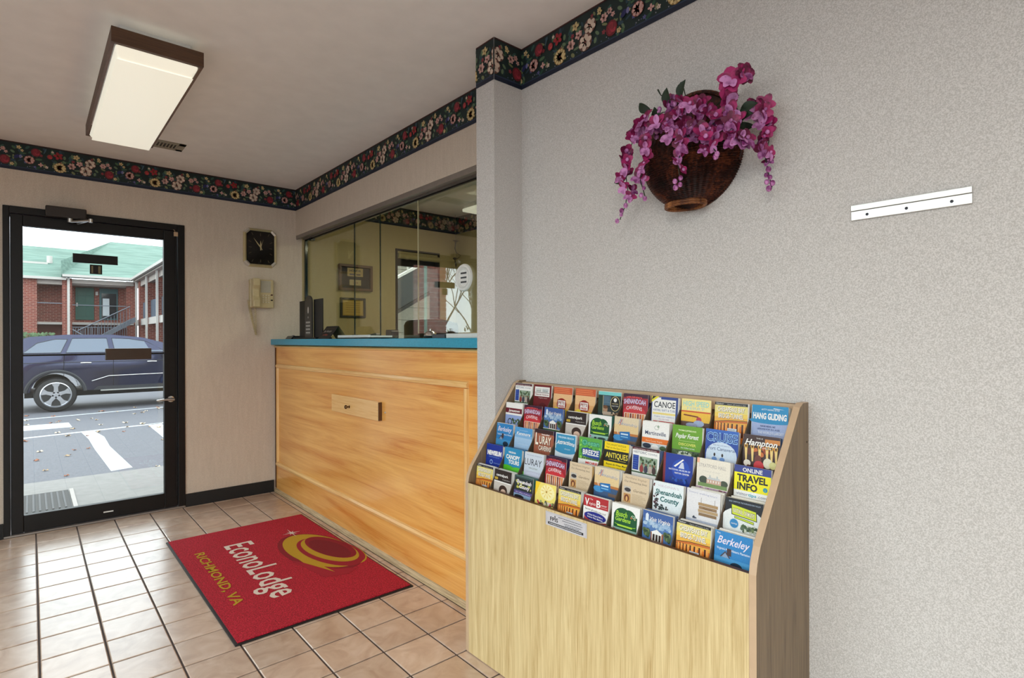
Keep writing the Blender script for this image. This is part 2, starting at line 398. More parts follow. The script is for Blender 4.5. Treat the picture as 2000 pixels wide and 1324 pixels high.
def border(length, phase, seed=3):
    R = .533; P = Print(.00004, clamp=(0, length, 0, HB)); h = HB
    P.rect(0, 0, length, h, L(18, 40, 40)); P.rect(0, 0, length, h*.1, L(20, 30, 52)); P.rect(0, h*.1, length, h*.125, L(44, 58, 84))
    P.rect(0, h*.95, length, h, L(22, 18, 20)); P.rect(0, h*.975, length, h*.99, L(92, 34, 34)); base = P.k
    k0 = math.floor((0-phase)/R)-1
    for k in range(k0, k0+int(length/R)+4):
        random.seed(seed); P.k = base; o = phase+k*R
        if o > length+.1 or o+R < -.1: continue
        def X(s): return o+s*R
        for i in range(96):
            s_, q = random.random(), random.uniform(.16, .9)
            P.ell(X(s_), q*h, random.uniform(.009, .019), random.uniform(.004, .008), random.choice([L(74, 104, 74), L(52, 88, 78), L(100, 122, 92), L(44, 70, 84), L(124, 128, 88), L(40, 80, 60), L(30, 52, 60)]), 8, random.uniform(0, 3))
            if i % 3: P.flat()
        for i in range(26):
            P.ell(X(random.random()), random.uniform(.13, .3)*h, .0025, .0025, random.choice([L(96, 104, 140), L(150, 150, 160), L(60, 66, 110)]), 6); P.flat()
        for i in range(16):
            flower(P, X((i*.0625+random.uniform(-.02, .02)) % 1), random.choice((.22, .5, .62, .84, .3))*h+random.uniform(-.006, .006), random.uniform(.035, .06)*h, 5, random.choice((PK, YL, CR, L(150, 60, 70), L(96, 96, 150))), L(110, 60, 50), random.random())
        P.k += 1
        flower(P, X(.0), .3*h, .17*h, 11, YL, L(120, 44, 30), pw=.42, dark=L(150, 116, 66))
        flower(P, X(.115), .42*h, .12*h, 6, PK, L(190, 120, 110)); flower(P, X(.16), .78*h, .1*h, 5, YL, L(150, 110, 60))
        flower(P, X(.255), .32*h, .18*h, 6, CR, L(196, 120, 110), .3, dark=L(110, 74, 66)); flower(P, X(.3), .62*h, .16*h, 6, CR, L(190, 130, 120), .7, dark=L(110, 74, 66))
        flower(P, X(.19), .55*h, .1*h, 5, PK, L(150, 70, 60), 1); flower(P, X(.39), .8*h, .07*h, 5, YL, L(120, 90, 40))
        flower(P, X(.43), .62*h, .1*h, 6, PK, L(150, 60, 60)); flower(P, X(.48), .7*h, .07*h, 6, PK, L(170, 80, 70))
        rose(P, X(.495), .32*h, .15*h, RD); flower(P, X(.56), .2*h, .06*h, 5, YL, L(120, 100, 40))
        flower(P, X(.62), .82*h, .07*h, 5, YL, L(130, 90, 50)); flower(P, X(.65), .72*h, .05*h, 5, YL, L(150, 60, 40))
        P.ell(X(.6), .48*h, .016, .010, L(40, 42, 96), 10, .8); P.ell(X(.635), .5*h, .012, .007, L(120, 120, 168), 10, 1.5)
        flower(P, X(.715), .42*h, .14*h, 8, PK, L(150, 60, 50), dark=L(130, 70, 64)); rose(P, X(.775), .72*h, .14*h, RD)
        flower(P, X(.82), .3*h, .075*h, 4, PK, L(190, 120, 110)); P.ell(X(.86), .82*h, .02, .004, L(70, 96, 110), 8, 1.2)
        rose(P, X(.905), .64*h, .08*h, L(186, 64, 66)); flower(P, X(.985), .72*h, .14*h, 5, L(164, 42, 50), L(120, 130, 60), .6)
    random.seed(11)
    return P
def put_border(parent, length, phase, loc, rot, seed=3):
    border(length, phase, seed).build('wallpaper_border', parent, loc, rot, local=False, m=BORDER, label='dark green floral paper border below the ceiling')
put_border(wall_back, XCW+1.7, 1.7+.15, (-1.7, YB-.0015, ZB), (0, 0, 0))
put_border(wall_header, YB-1.913, .33, (XCW-.0015, YB, ZB), FACE_RIGHT)
put_border(wall_column, .122, -.02, (XC-.0015, 1.913, ZB), FACE_RIGHT)
put_border(wall_column, XR-XC, -.14, (XC, 1.7895, ZB), (0, 0, 0))
put_border(wall_right, 3.28, .235, (XR-.0015, 1.791, ZB), FACE_RIGHT)
put_border(wall_office_back, 1.47, .1, (1.86, YB-.0015, ZB), (0, 0, 0))
put_border(bpy.data.objects['wall_office_right'], 4.3, .2, (3.3285, YB, ZB), FACE_RIGHT)

# ------------------------------------------------------------------ entrance door
d = thing('door_1', (.37, YB, 0), 'dark bronze glass entrance door with closer, push bar and sign backs', kind='structure')
q = MB(); q.box(DX0, DX0+.032, YB-.012, 4.86, 0, DZ); q.box(DX1-.045, DX1, YB-.012, 4.86, 0, DZ); q.box(DX0+.032, DX1-.045, YB-.012, 4.86, DZ-.045, DZ)
q.build('door_frame', BLACKM, d, bevel=.003)
lx0, lx1, lz0, lz1 = DX0+.035, DX1-.048, .018, DZ-.048
gx0, gx1, gz0, gz1 = -.035, .734, .125, 1.974
q = MB(); y0, y1 = YB-.004, YB+.042
q.box(lx0, gx0, y0, y1, lz0, lz1); q.box(gx1, lx1, y0, y1, lz0, lz1); q.box(gx0, gx1, y0, y1, lz0, gz0); q.box(gx0, gx1, y0, y1, gz1, lz1)
q.build('door_leaf', BLACKM, d, bevel=.004)
box('threshold', (DX0, DX1, YB-.02, 4.88, 0, .014), GREYM, d, bevel=.004)
box('door_pane', (gx0, gx1, YB+.016, YB+.023, gz0, gz1), GLASS, d)
q = MB(); q.box(gx0, gx1, YB+.0, YB+.014, 1.141, 1.153); q.build('push_bar', BLACKM, d)
box('push_plate', (.387, .655, YB-.02, YB, 1.105, 1.185), mat('brown_bar', L(64, 46, 32), .3), d, bevel=.004)
box('sign_back', (.215, .462, YB+.012, YB+.0155, 1.765, 1.826), BLACKM, d)
q = MB(); q.box(.306, .374, YB+.0125, YB+.0155, 1.694, 1.758); q.c = 1; q.box(.314, .324, YB+.0115, YB+.0125, 1.7, 1.75); q.box(.352, .366, YB+.0115, YB+.0125, 1.7, 1.75)
q.build('sticker', [BLACKM, mat('olive_print', L(120, 110, 78), .5)], d)
q = MB(); q.box(.375, .43, YB-.0055, YB-.004, .058, .066); q.build('tag', WHITEP, d)
c = MB(); c.box(.075, .285, YB-.075, YB-.012, 2.045, 2.112); c.build('door_closer', mat('closer_brown', L(50, 42, 38), .45, .3), d, bevel=.006)
c = MB(); c.cyl((.2, YB-.045, 2.045), (.2, YB-.045, 2.02), .016); c.ring([(.2, YB-.045, 2.025), (.3, YB-.17, 2.025)], .008, 6); c.ring([(.3, YB-.17, 2.028), (.24, YB-.03, 2.02)], .007, 6); c.cyl((.3, YB-.17, 2.035), (.3, YB-.17, 2.012), .011)
c.build('closer_arm', ALU, d)
c = MB(); c.cyl((.775, YB-.005, .81), (.775, YB-.05, .81), .011); c.ring([(.79, YB-.05, .81), (.74, YB-.055, .812), (.68, YB-.05, .806)], [.011, .010, .007], 8); c.lathe((.775, YB-.008, .81), [(.0, -.006), (.022, -.004), (.026, .004)], 16, 'y')
c.build('door_handle', CHROME, d, smooth=True)
c = MB(); c.box(.797, .822, YB-.02, YB-.006, 2.005, 2.035); c.ring([(.805, YB-.016, 2.035), (.8, YB-.018, 2.048), (.794, YB-.014, 2.052)], .002, 5)
c.build('door_sensor', mat('cream_sensor', L(190, 160, 130), .5), d)
MB().ring([(.81, YB-.014, 2.005), (.812, YB-.014, 1.2), (.811, YB-.014, .1)], .0028, 5).build('sensor_wire', BLACKM, d)

# office window with roller shade
wd = thing('window_3', (2.877, YB, WZ0), kind='structure', label='office window with beige roller shade in front of an outdoor staircase')
q = MB(); e = .022
q.box(WX0, WX0+e, YB-.006, 4.86, WZ0, WZ1); q.box(WX1-e, WX1, YB-.006, 4.86, WZ0, WZ1); q.box(WX0, WX1, YB-.006, 4.86, WZ1-e, WZ1); q.box(WX0, WX1, YB-.006, 4.86, WZ0, WZ0+e)
q.box(WX0+e, WX1-e, YB+.05, YB+.08, 1.955, 2.042)
q.build('window_frame', BLACKM, wd); box('window_pane', (WX0+e, WX1-e, YB+.07, YB+.076, WZ0+e, WZ1-e), GLASS, wd)
sh = MB(); sh.box(WX0+e, WX1-e, YB+.0, YB+.004, 2.045, WZ1-e); sh.cyl((WX0+e, YB-.01, 2.04), (WX1-.01, YB-.01, 2.04), .026, n=14)
sh.build('roller_shade', mat('beige_shade', L(176, 160, 116), .7), wd, smooth=True)

# ------------------------------------------------------------------ reception counter
XF = 1.52; CT = 1.246
rc = thing('reception_counter', (1.64, 3.31, 0), 'honey maple reception counter with framed front panel below the glass', 'counter')
box('front_panel', (XF, XF+.02, 1.915, YB-.001, .0, 1.196), MAPLE, rc)
box('counter_body', (XF+.02, 1.86, 1.915, YB-.001, .0, 1.2), OAKD, rc)
mo = MB()
def mould_h(z0, z1, ya, yb):
    mo.prism([(XF, z0), (XF-.012, z0+.004), (XF-.016, (z0+z1)/2), (XF-.010, z1-.004), (XF, z1)], 'y', ya, yb)
T0, T1, B0, B1, YL_, YR_ = 1.012, 1.045, .215, .25, 2.05, 4.665
mould_h(T0, T1, YR_, YL_); mo.build('moulding', MAPLE_T, rc, label='horizontal top moulding')
mo = MB(); mould_h(B0, B1, YR_, 1.915); mo.build('moulding', MAPLE_T, rc)
mo = MB(); mould_h(1.176, 1.196, YB-.002, 1.915); mo.build('moulding', MAPLE_T, rc)
for ya, yb in ((YR_-.032, YR_), (YL_, YL_+.032)):
    mo = MB(); mo.prism([(XF, ya), (XF-.012, ya+.004), (XF-.016, (ya+yb)/2), (XF-.010, yb-.004), (XF, yb)], 'z', B1, T0); mo.build('moulding', MAPLE_V, rc)
MB().prism([(XF, 0), (XF-.018, 0), (XF-.015, .012), (XF-.006, .022), (XF, .026)], 'y', YB-.002, 1.915).build('quarter_round', QROUND, rc)
box('corner_strip', (XF-.006, XF, YB-.018, YB-.001, .03, 1.176), DARKEDGE, rc)
dr = MB(); dr.box(XF-.022, XF, 2.89, 3.54, .772, .883); dr = dr.build('cash_drawer', MAPLE_L, rc, bevel=.003)
box('drawer_edge', (XF-.0215, XF-.001, 2.884, 2.8905, .775, .880), DARKEDGE, dr)
MB().lathe((XF-.022, 3.27, .822), [(0, -.03), (.009, -.029), (.0125, -.023), (.010, -.016), (.004, -.012), (.004, -.002), (.010, 0)], 20, 'x').build('drawer_knob', mat('antique_brass', L(110, 84, 56), .25, 1), dr, smooth=True)
MB().lathe((XF, 2.845, .825), [(0, -.006), (.004, -.005), (.006, 0)], 12, 'x').build('screw', ALU, rc)
ct = MB(); ct.prism([(1.482, 1.915), (2.12, 1.915), (2.12, YB-.001), (1.482, YB-.001)], 'z', 1.2, CT)
ct.build('countertop', TEAL, label='speckled teal laminate countertop running under the reception glass', cat='countertop', bevel=.004)

# reception glass: channel, four panes
gl = thing('reception_glass', (1.77, 3.31, CT), 'frameless glass screen of tall panes standing on the teal counter', 'glass screen')
q = MB(); q.box(1.70, 1.80, 1.915, YB-.001, 2.098, 2.115); q.box(1.69, 1.702, 1.915, YB-.001, 2.085, 2.115); q.box(1.75, 1.79, 1.915, YB-.001, 2.088, 2.1)
q.build('head_channel', GREYM, gl)
q = MB(); q.box(1.764, 1.776, 1.915, YB-.001, 2.080, 2.0875); q.build('gasket', BLACKM, gl)
q = MB(); q.box(1.76, 1.78, 4.688, YB-.001, CT, 2.085); q.build('wall_channel', GLASSE, gl)
panes = [(1.917, 2.898, 1.768), (2.898, 3.393, 1.776), (3.393, 3.768, 1.768), (3.768, 4.688, 1.776)]
for i, (a, b, x) in enumerate(panes):
    o = box('glass_pane', (x, x+.006, a, b, CT+.03 if i == 0 else CT+.002, 2.082), GLASSF if i == 0 else GLASSC, gl)
    if i == 0: box('pane_edge', (x-.0005, x+.0065, b-.0015, b+.0003, CT+.03, 2.082), mat('pale_glass_edge', L(190, 180, 150), .2), o)
    if i in (1, 2): box('pane_edge', (x-.0005, x+.0065, b-.003, b+.002, CT+.002, 2.082), GLASSE, o)
q = MB(); q.box(1.757, 1.79, 3.752, 3.786, CT, CT+.03); q.build('glass_clip', BLACKP, gl)
q = MB(); q.box(1.757, 1.79, 4.55, 4.60, 2.066, 2.085); q.build('glass_clip', BLACKP, gl)
# round speak-through on the first pane
sp = thing('speaking_grille', (1.757, 2.42, 1.572), 'round white slotted speaking grille mounted in the reception glass', 'grille')
MB().lathe((1.767, 2.42, 1.572), [(.052, -.004), (.058, -.012), (.070, -.011), (.074, -.004), (.074, 0)], 40, 'x').build('rim', WHITEP, sp, smooth=True)
MB().lathe((1.767, 2.42, 1.572), [(0, -.005), (.044, -.006), (.048, -.012), (.052, -.011), (.053, -.004)], 40, 'x').build('disc', WHITEP, sp, smooth=True)
for dz in (-.024, 0, .024):
    box('slot', (1.7602, 1.7615, 2.42-.026, 2.42+.026, 1.572+dz-.0045, 1.572+dz+.0045), BLACKP, sp)
# ------------------------------------------------------------------ ceiling light and vent
LENSM = mat('lit_acrylic', L(240, 237, 220), .4, var=.02, emit=LENS)
WAL = wood('walnut_grain_trim', L(52, 34, 22), L(100, 70, 48), 'X', .5, 3)
WAL2 = wood('walnut_grain_side', L(60, 40, 28), L(112, 82, 66), 'Y', .5, 3)
cl = thing('ceiling_light', (.4, 3.25, 2.502), 'wood trimmed fluorescent ceiling light glowing above the entrance', 'ceiling light')
fx0, fx1, fy0, fy1 = .238, .557, 2.62, 3.925
box('housing', (fx0+.035, fx1-.035, fy0+.075, fy1-.02, 2.45, 2.502), WHITEP, cl)
for b, m in (((fx0, fx1, fy0, fy0+.018, 2.395, 2.455), WAL), ((fx0, fx1, fy1-.018, fy1, 2.395, 2.455), WAL), ((fx0, fx0+.012, fy0+.018, fy1-.018, 2.395, 2.455), WAL2), ((fx1-.012, fx1, fy0+.018, fy1-.018, 2.395, 2.455), WAL2)):
    box('wood_rail', b, m, cl)
q = MB(); a0, a1, b0, b1 = fx0+.012, fx1-.012, fy0+.018, fy1-.018; z0, z1, t = 2.398, 2.365, .032
q.add([(a0,b0,z0),(a1,b0,z0),(a1,b1,z0),(a0,b1,z0),(a0+.02,b0+.07,z1),(a1-.02,b0+.07,z1),(a1-.02,b1-.03,z1),(a0+.02,b1-.03,z1)],
      [(0,1,5,4),(1,2,6,5),(2,3,7,6),(3,0,4,7),(7,6,5,4),(0,3,2,1)])
q.build('diffuser', LENSM, cl, bevel=.008, seg=3)
lamp('added_office_fill', (2.7, 2.9, 2.38), .28, 1.2, (0, 0, 0), OFFICEW, (1, .93, .72))  # area lamp added to brighten the office
lamp('added_lobby_fill', (-1.0, -.5, 2.36), .3, 1.2, (0, 0, HP), LOBBYW, (1, .96, .88))  # fill lamp added out of view to brighten the lobby
lf = thing('ceiling_light', (-1.0, -.5, 2.502), 'fluorescent ceiling light of the lobby behind the viewer', 'ceiling light')  # made-up housing over the lobby fill lamp, out of view
box('housing', (-1.62, -.38, -.67, -.33, 2.38, 2.502), WHITEP, lf)
ol = thing('office_ceiling_light', (3.13, 4.1, 2.502), 'small pale ceiling fixture inside the reception office', 'ceiling light')
box('housing', (3.06, 3.24, 3.75, 4.2, 2.46, 2.502), WHITEP, ol); box('diffuser', (3.05, 3.25, 3.74, 4.21, 2.43, 2.46), LENSM, ol, bevel=.008)
of = thing('office_ceiling_light', (2.7, 2.9, 2.502), 'long fluorescent ceiling fixture inside the office behind the counter wall', 'ceiling light')  # extra housing made up for the office fill lamp
box('housing', (2.56, 2.84, 2.3, 3.5, 2.42, 2.502), WHITEP, of)
ve = thing('ceiling_vent', (.66, 4.14, 2.502), 'beige slotted ceiling vent beside the ceiling light', 'vent')
vm = mat('vent_beige', L(150, 142, 126), .5)
q = MB(); vx0, vx1, vy0, vy1 = .5, .765, 4.075, 4.235
q.box(vx0, vx1, vy0, vy0+.035, 2.497, 2.502); q.box(vx0, vx1, vy1-.035, vy1, 2.497, 2.502); q.box(vx0, vx0+.03, vy0, vy1, 2.497, 2.502); q.box(vx1-.04, vx1, vy0, vy1, 2.497, 2.502)
q.build('vent_frame', vm, ve, bevel=.001); box('vent_recess', (vx0+.03, vx1-.04, vy0+.035, vy1-.035, 2.5005, 2.502), BLACKP, ve)
n = 11
for i in range(n):
    x = vx0+.035+i*(vx1-vx0-.08)/(n-1); box('slat', (x-.004, x+.004, vy0+.035, vy1-.035, 2.4975, 2.5008), vm, ve)

# ------------------------------------------------------------------ clock and phone
GOLD = mat('champagne_gold', L(206, 192, 148), .3, .45, var=.05)
SILV = mat('silver_corner', L(214, 208, 200), .3, .4)
ck = thing('wall_clock', (1.4, YB-.02, 1.982), 'gold rimmed clock with black face and cut corners on the wall', 'clock')
def octo(w, h, c): return [(-w+c, -h), (w-c, -h), (w, -h+c), (w, h-c), (w-c, h), (-w+c, h), (-w, h-c), (-w, -h+c)]
cx, cz, W2, H2, cc = 1.402, 1.982, .128, .155, .036
out = [(cx+a, cz+b) for a, b in octo(W2, H2, cc)]; inn = [(cx+a, cz+b) for a, b in octo(W2-.022, H2-.022, cc-.008)]
for i in range(8):
    j = (i+1) % 8; yy0, yy1 = YB-.002, YB-.028
    q = MB(); mid = [((o[0]+n_[0])/2, (o[1]+n_[1])/2) for o, n_ in zip(out, inn)]
    q.add([(out[i][0], yy0, out[i][1]), (out[j][0], yy0, out[j][1]), (mid[j][0], yy1, mid[j][1]), (mid[i][0], yy1, mid[i][1]), (inn[i][0], YB-.016, inn[i][1]), (inn[j][0], YB-.016, inn[j][1])],
          [(0,1,2,3),(3,2,5,4),(0,3,4),(1,5,2),(0,4,5,1)])
    q.build('clock_rim', GOLD if i % 2 == 0 else SILV, ck)
MB().prism(inn, 'y', YB-.002, YB-.016).build('clock_face', mat('clock_black', L(14, 11, 9), .12), ck)
gd = mat('dull_gold_marks', L(104, 90, 66), .4)
for i in range(12):
    a = math.pi/6*i; sx, sz = math.sin(a), math.cos(a); k = min(.09/max(abs(sx), 1e-3), .117/max(abs(sz), 1e-3)); k0 = k-.022
    n_ = (sz*.0012, -sx*.0012)
    MB().prism([(cx+sx*k0+n_[0], cz+sz*k0+n_[1]), (cx+sx*k+n_[0], cz+sz*k+n_[1]), (cx+sx*k-n_[0], cz+sz*k-n_[1]), (cx+sx*k0-n_[0], cz+sz*k0-n_[1])], 'y', YB-.016, YB-.0168).build('hour_mark', gd, ck)
def hand(name, ang, ln, wd, y):
    a = math.radians(ang); s_, c_ = math.sin(a), math.cos(a)
    pts = [(-wd*.4, -.02), (wd*.4, -.02), (wd, ln*.35), (0, ln), (-wd, ln*.35)]
    MB().prism([(cx+p*c_+q_*s_, cz-p*s_+q_*c_) for p, q_ in pts], 'y', y, y-.0015).build(name, GOLD, ck)
hand('hour_hand', 0, .058, .007, YB-.018); hand('minute_hand', -36, .092, .0045, YB-.02); hand('second_hand', 16, .07, .0012, YB-.022)
MB().lathe((cx, YB-.022, cz), [(0, -.003), (.006, -.002), (.006, .003)], 14, 'y').build('hand_pin', GOLD, ck)
BEIGE = mat('beige_phone_plastic', L(196, 180, 140), .35); PG = mat('grey_beige_label', L(176, 170, 156), .5)
ph = thing('wall_phone', (1.4, YB-.03, 1.5), 'beige push button wall phone with coiled cord below the clock', 'phone')
q = MB(); q.box(1.312, 1.492, YB-.05, YB-.001, 1.497, 1.725); q.build('phone_body', BEIGE, ph, bevel=.008)
box('label_plate', (1.392, 1.468, YB-.052, YB-.049, 1.62, 1.715), PG, ph)
for r in range(4):
    for c_ in range(3): box('key', (1.402+c_*.021, 1.416+c_*.021, YB-.055, YB-.049, 1.592-r*.018, 1.603-r*.018), mat('key_cream', L(206, 194, 166), .4) if (r, c_) == (0, 0) else bpy.data.materials['key_cream'], ph)
box('message_light', (1.468, 1.483, YB-.054, YB-.049, 1.598, 1.608), mat('dark_red_lamp', L(70, 16, 14), .3), ph); box('key', (1.468, 1.483, YB-.054, YB-.049, 1.556, 1.565), BLACKP, ph)
hs = MB(); hs.prism([(YB-.05, 1.505), (YB-.105, 1.50), (YB-.11, 1.555), (YB-.088, 1.585), (YB-.088, 1.645), (YB-.11, 1.675), (YB-.105, 1.728), (YB-.05, 1.725), (YB-.052, 1.67), (YB-.066, 1.65), (YB-.066, 1.58), (YB-.052, 1.56)], 'x', 1.32, 1.372)
hs.build('handset', BEIGE, ph, bevel=.006)
pts = []; N = 340
for i in range(N):
    u = i/(N-1)
    if u < .72: v = u/.72; bx = 1.306+.055*v**1.3; bz = 1.56-.28*v; r_ = .011*(1-.35*v)
    else: v = (u-.72)/.28; bx = 1.361-.006*v; bz = 1.28+.225*v; r_ = .007
    a = i*.95; pts.append((bx+r_*math.cos(a), YB-.03+r_*math.sin(a)*.9, bz))
MB().ring(pts, .0022, 4).build('coiled_cord', BEIGE, ph)

# ------------------------------------------------------------------ floor mat
mt = thing('floor_mat', (1.033, 3.181, 0), 'red logo entrance mat with gold and white lettering on the tiles', 'mat')
mx0, mx1, my0, my1 = .62, 1.446, 2.422, 3.94
box('rubber_border', (mx0, mx1, my0, my1, .0005, .006), RUBBER, mt, bevel=.002)
k = NT('red_carpet_pile'); n1 = k.n('TexNoise', Scale=170.0, Detail=3.0, Roughness=.8); k.l(k.coords(), n1.inputs['Vector'])
k.l(k.ramp(n1.outputs['Fac'], [(.36, L(120, 6, 26)), (.5, L(190, 14, 44)), (.66, L(228, 44, 76))]), k.b.inputs['Base Color']); k.b.inputs['Roughness'].default_value = .95; k.bump(n1.outputs['Fac'], .9, .006)
REDP = k.m
box('carpet_pile', (mx0+.012, mx1-.012, my0+.014, my1-.014, .006, .011), REDP, mt)
P = Print(.00012); GO, WH, DR = L(196, 158, 32), L(236, 222, 214), L(120, 8, 28)
def arc_shape(cx, cz, rx, rz, rot, ix, iz, irx, irz, c1, c2):
    P.ell(cx, cz, rx, rz, c1, 48, rot); P.ell(ix, iz, irx, irz, c2, 40, rot)
LX = .78; LZ = .655
P.ell(LX-.02, LZ-.01, .365, .175, L(140, 12, 32), 48, .12)
P.ell(LX+.03, LZ+.045, .285, .125, GO, 48, .2); P.ell(LX+.018, LZ+.045, .282, .122, L(166, 18, 42), 48, .2)
P.ell(LX-.03, LZ, .335, .155, GO, 48, .12)
P.ell(LX+.03, LZ+.03, .29, .122, L(160, 18, 40), 48, .15)
P.poly([(LX+.02, LZ-.185), (LX+.36, LZ-.13), (LX+.4, LZ-.02), (LX+.36, LZ+.06), (LX+.3, LZ-.04)], L(168, 20, 44))
P.poly([(LX-.05, LZ-.153), (LX+.1, LZ-.143), (LX+.33, LZ-.062), (LX+.22, LZ-.078), (LX, LZ-.098)], GO)
P.ell(LX+.0, LZ+.045, .255, .11, GO, 40, .15); P.ell(LX-.03, LZ+.062, .235, .092, L(146, 12, 34), 40, .15)
P.ell(LX-.01, LZ+.05, .195, .072, L(128, 10, 30), 36, .15)
st = []
for i in range(16):
    a = math.pi*i/8; r_ = (.07 if i % 4 == 0 else .038) if i % 2 == 0 else .012; st.append((.36+r_*math.cos(a)*1.2, .63+r_*math.sin(a)*.8))
P.poly(st, WH)
P.text('EconoLodge', .33, .245, .158, WH, w=.88, al='l', bold=.012); P.text('RICHMOND, VA', .345, .087, .05, GO, w=.82, al='l', bold=.02)
k = attr_mat('mat_lettering_pile', .95, bump=.8)
P.build('mat_print', mt, (mx0, my1, .0112), FLOORROT, local=False, m=k)

# ------------------------------------------------------------------ things on the counter
def ctr(name, x, y, label, cat, z=CT): return thing(name, (x, y, z), label, cat)
t = ctr('display_stand', 1.66, 4.2, 'tall black display stand with arched white lettered sign on the counter', 'display stand')
bk = mat('matte_black_board', L(10, 9, 11), .5)
box('side_panel', (1.62, 1.628, 4.24, 4.44, CT+.012, 1.545), bk, t); box('side_panel', (1.62, 1.628, 3.985, 4.15, CT+.012, 1.545), bk, t)
box('stand_base', (1.57, 1.70, 4.0, 4.45, CT, CT+.012), bk, t, bevel=.002)
ar = [(4.14, CT+.012), (4.275, CT+.012)]+[(4.2075+.0675*math.cos(a), 1.52+.058*math.sin(a)) for a in [math.pi*i/14 for i in range(15)]]
MB().prism(ar, 'x', 1.60, 1.612).build('arched_sign', mat('charcoal_sign', L(54, 52, 50), .4), t)
P = Print(.0002); gy = L(200, 196, 190)
P.ell(0, .20, .012, .026, gy); P.ell(0, .145, .005, .008, gy)
for i, (s_, w_) in enumerate((('ON THE', .045), ('BEST', .075), ('SLEEP', .085), ('OF ALL', .07))): P.rect(-w_/2, .098-i*.028, w_/2, .098-i*.028+.004, L(90, 88, 86)); 
for i in range(4):
    for j in range(6):
        P.rect(-.042+j*.014, .1-i*.026, -.032+j*.014, .113-i*.026, gy); P.flat()
P.build('sign_print', t, (1.5995, 4.2075, CT+.02), FACE_RIGHT, local=False)
t = ctr('black_holder', 1.63, 4.5, 'low black plastic holder at the far end of the counter', 'holder')
MB().prism([(1.56, CT), (1.69, CT), (1.69, CT+.026), (1.58, CT+.026)], 'y', 4.47, 4.60).build('holder_body', BLACKP, t, bevel=.003)
MB().box(1.585, 1.60, 4.50, 4.52, CT+.026, CT+.032).build('holder_clip', CHROME, t)
t = ctr('tent_card', 1.62, 3.85, 'leaning black tent card with small cream print beside the stand', 'card')
def slab(p0, p1, y0, y1, th):
    (xa, za), (xb, zb) = p0, p1; return MB().prism([(xa, za), (xa+th, za), (xb+th, zb), (xb, zb)], 'y', y0, y1)
slab((1.575, CT), (1.645, 1.338), 3.76, 3.965, .003).build('card_front', bk, t); slab((1.715, CT), (1.648, 1.338), 3.76, 3.965, .003).build('card_back', mat('card_tan', L(150, 128, 84), .6), t)
P = Print(.0002); P.text('Be Ready', .0, .055, .018, L(190, 180, 170), w=.13, shear=.3); P.text('to Relax', .0, .025, .014, L(190, 70, 60), w=.08, shear=.3); P.rect(-.09, .084, .09, .086, L(90, 70, 50))
P.build('card_print', t, (1.5735, 3.862, CT+.004), (math.radians(-36.5), 0, -HP), local=False)
t = ctr('paper_tray', 1.65, 3.45, 'flat white paper tray pushed under the glass', 'tray')
q = MB(); q.box(1.60, 1.755, 3.19, 3.67, CT+.004, CT+.008); q.box(1.60, 1.604, 3.19, 3.67, CT+.004, CT+.024); q.box(1.604, 1.755, 3.666, 3.67, CT+.004, CT+.02); q.box(1.604, 1.755, 3.19, 3.194, CT+.004, CT+.02)
q.build('tray_body', PAPER, t); box('tray_foot', (1.61, 1.75, 3.22, 3.64, CT, CT+.004), BLACKP, t)
t = ctr('stapler', 1.86, 3.62, 'small dark stapler lying behind the glass panes', 'stapler')
MB().prism([(1.84, CT), (1.88, CT), (1.88, CT+.012), (1.84, CT+.012)], 'y', 3.58, 3.72).build('stapler_base', BLACKP, t)
MB().prism([(3.58, CT+.012), (3.72, CT+.012), (3.72, CT+.03), (3.60, CT+.04), (3.58, CT+.036)], 'x', 1.845, 1.875).build('stapler_arm', GREYM, t, bevel=.003)
t = ctr('clip_holder', 1.86, 3.42, 'little dark cube shaped clip holder behind the white tray', 'holder')
q = MB(); q.box(1.84, 1.90, 3.36, 3.44, CT, CT+.055); q.build('holder_body', mat('smoky_plastic', L(50, 40, 52), .25), t, bevel=.006); box('lid', (1.843, 1.897, 3.363, 3.437, CT+.055, CT+.06), BLACKP, t)
t = ctr('service_bell', 1.7, 2.66, 'round chrome service bell on the teal counter', 'bell')
BX, BY = 1.70, 2.655
MB().lathe((BX, BY, CT), [(.037, 0), (.040, .003), (.038, .008), (.03, .010)], 32).build('bell_base', BLACKP, t, smooth=True)
MB().lathe((BX, BY, CT), [(.036, .012), (.037, .014), (.034, .026), (.024, .037), (.010, .042), (0, .043)], 32).build('bell_dome', CHROME, t, smooth=True)
MB().lathe((BX, BY, CT), [(.004, .042), (.004, .050), (.007, .052), (.006, .056), (0, .057)], 14).build('bell_button', CHROME, t, smooth=True)
t = ctr('card_terminal', 1.70, 2.52, 'dark grey card box between the bell and white tray', 'box')
box('box_body', (1.66, 1.75, 2.455, 2.575, CT, CT+.022), mat('slate_box', L(62, 66, 74), .4), t, bevel=.003)
t = ctr('pass_tray', 1.72, 2.2, 'long white pass-through tray beside the column', 'tray')
q = MB(); q.box(1.66, 1.85, 1.92, 2.44, CT, CT+.004); q.box(1.66, 1.668, 1.92, 2.44, CT+.004, CT+.024); q.box(1.842, 1.85, 1.92, 2.44, CT+.004, CT+.018); q.box(1.668, 1.842, 2.432, 2.44, CT+.004, CT+.02)
q.build('tray_body', WHITEP, t, bevel=.002)
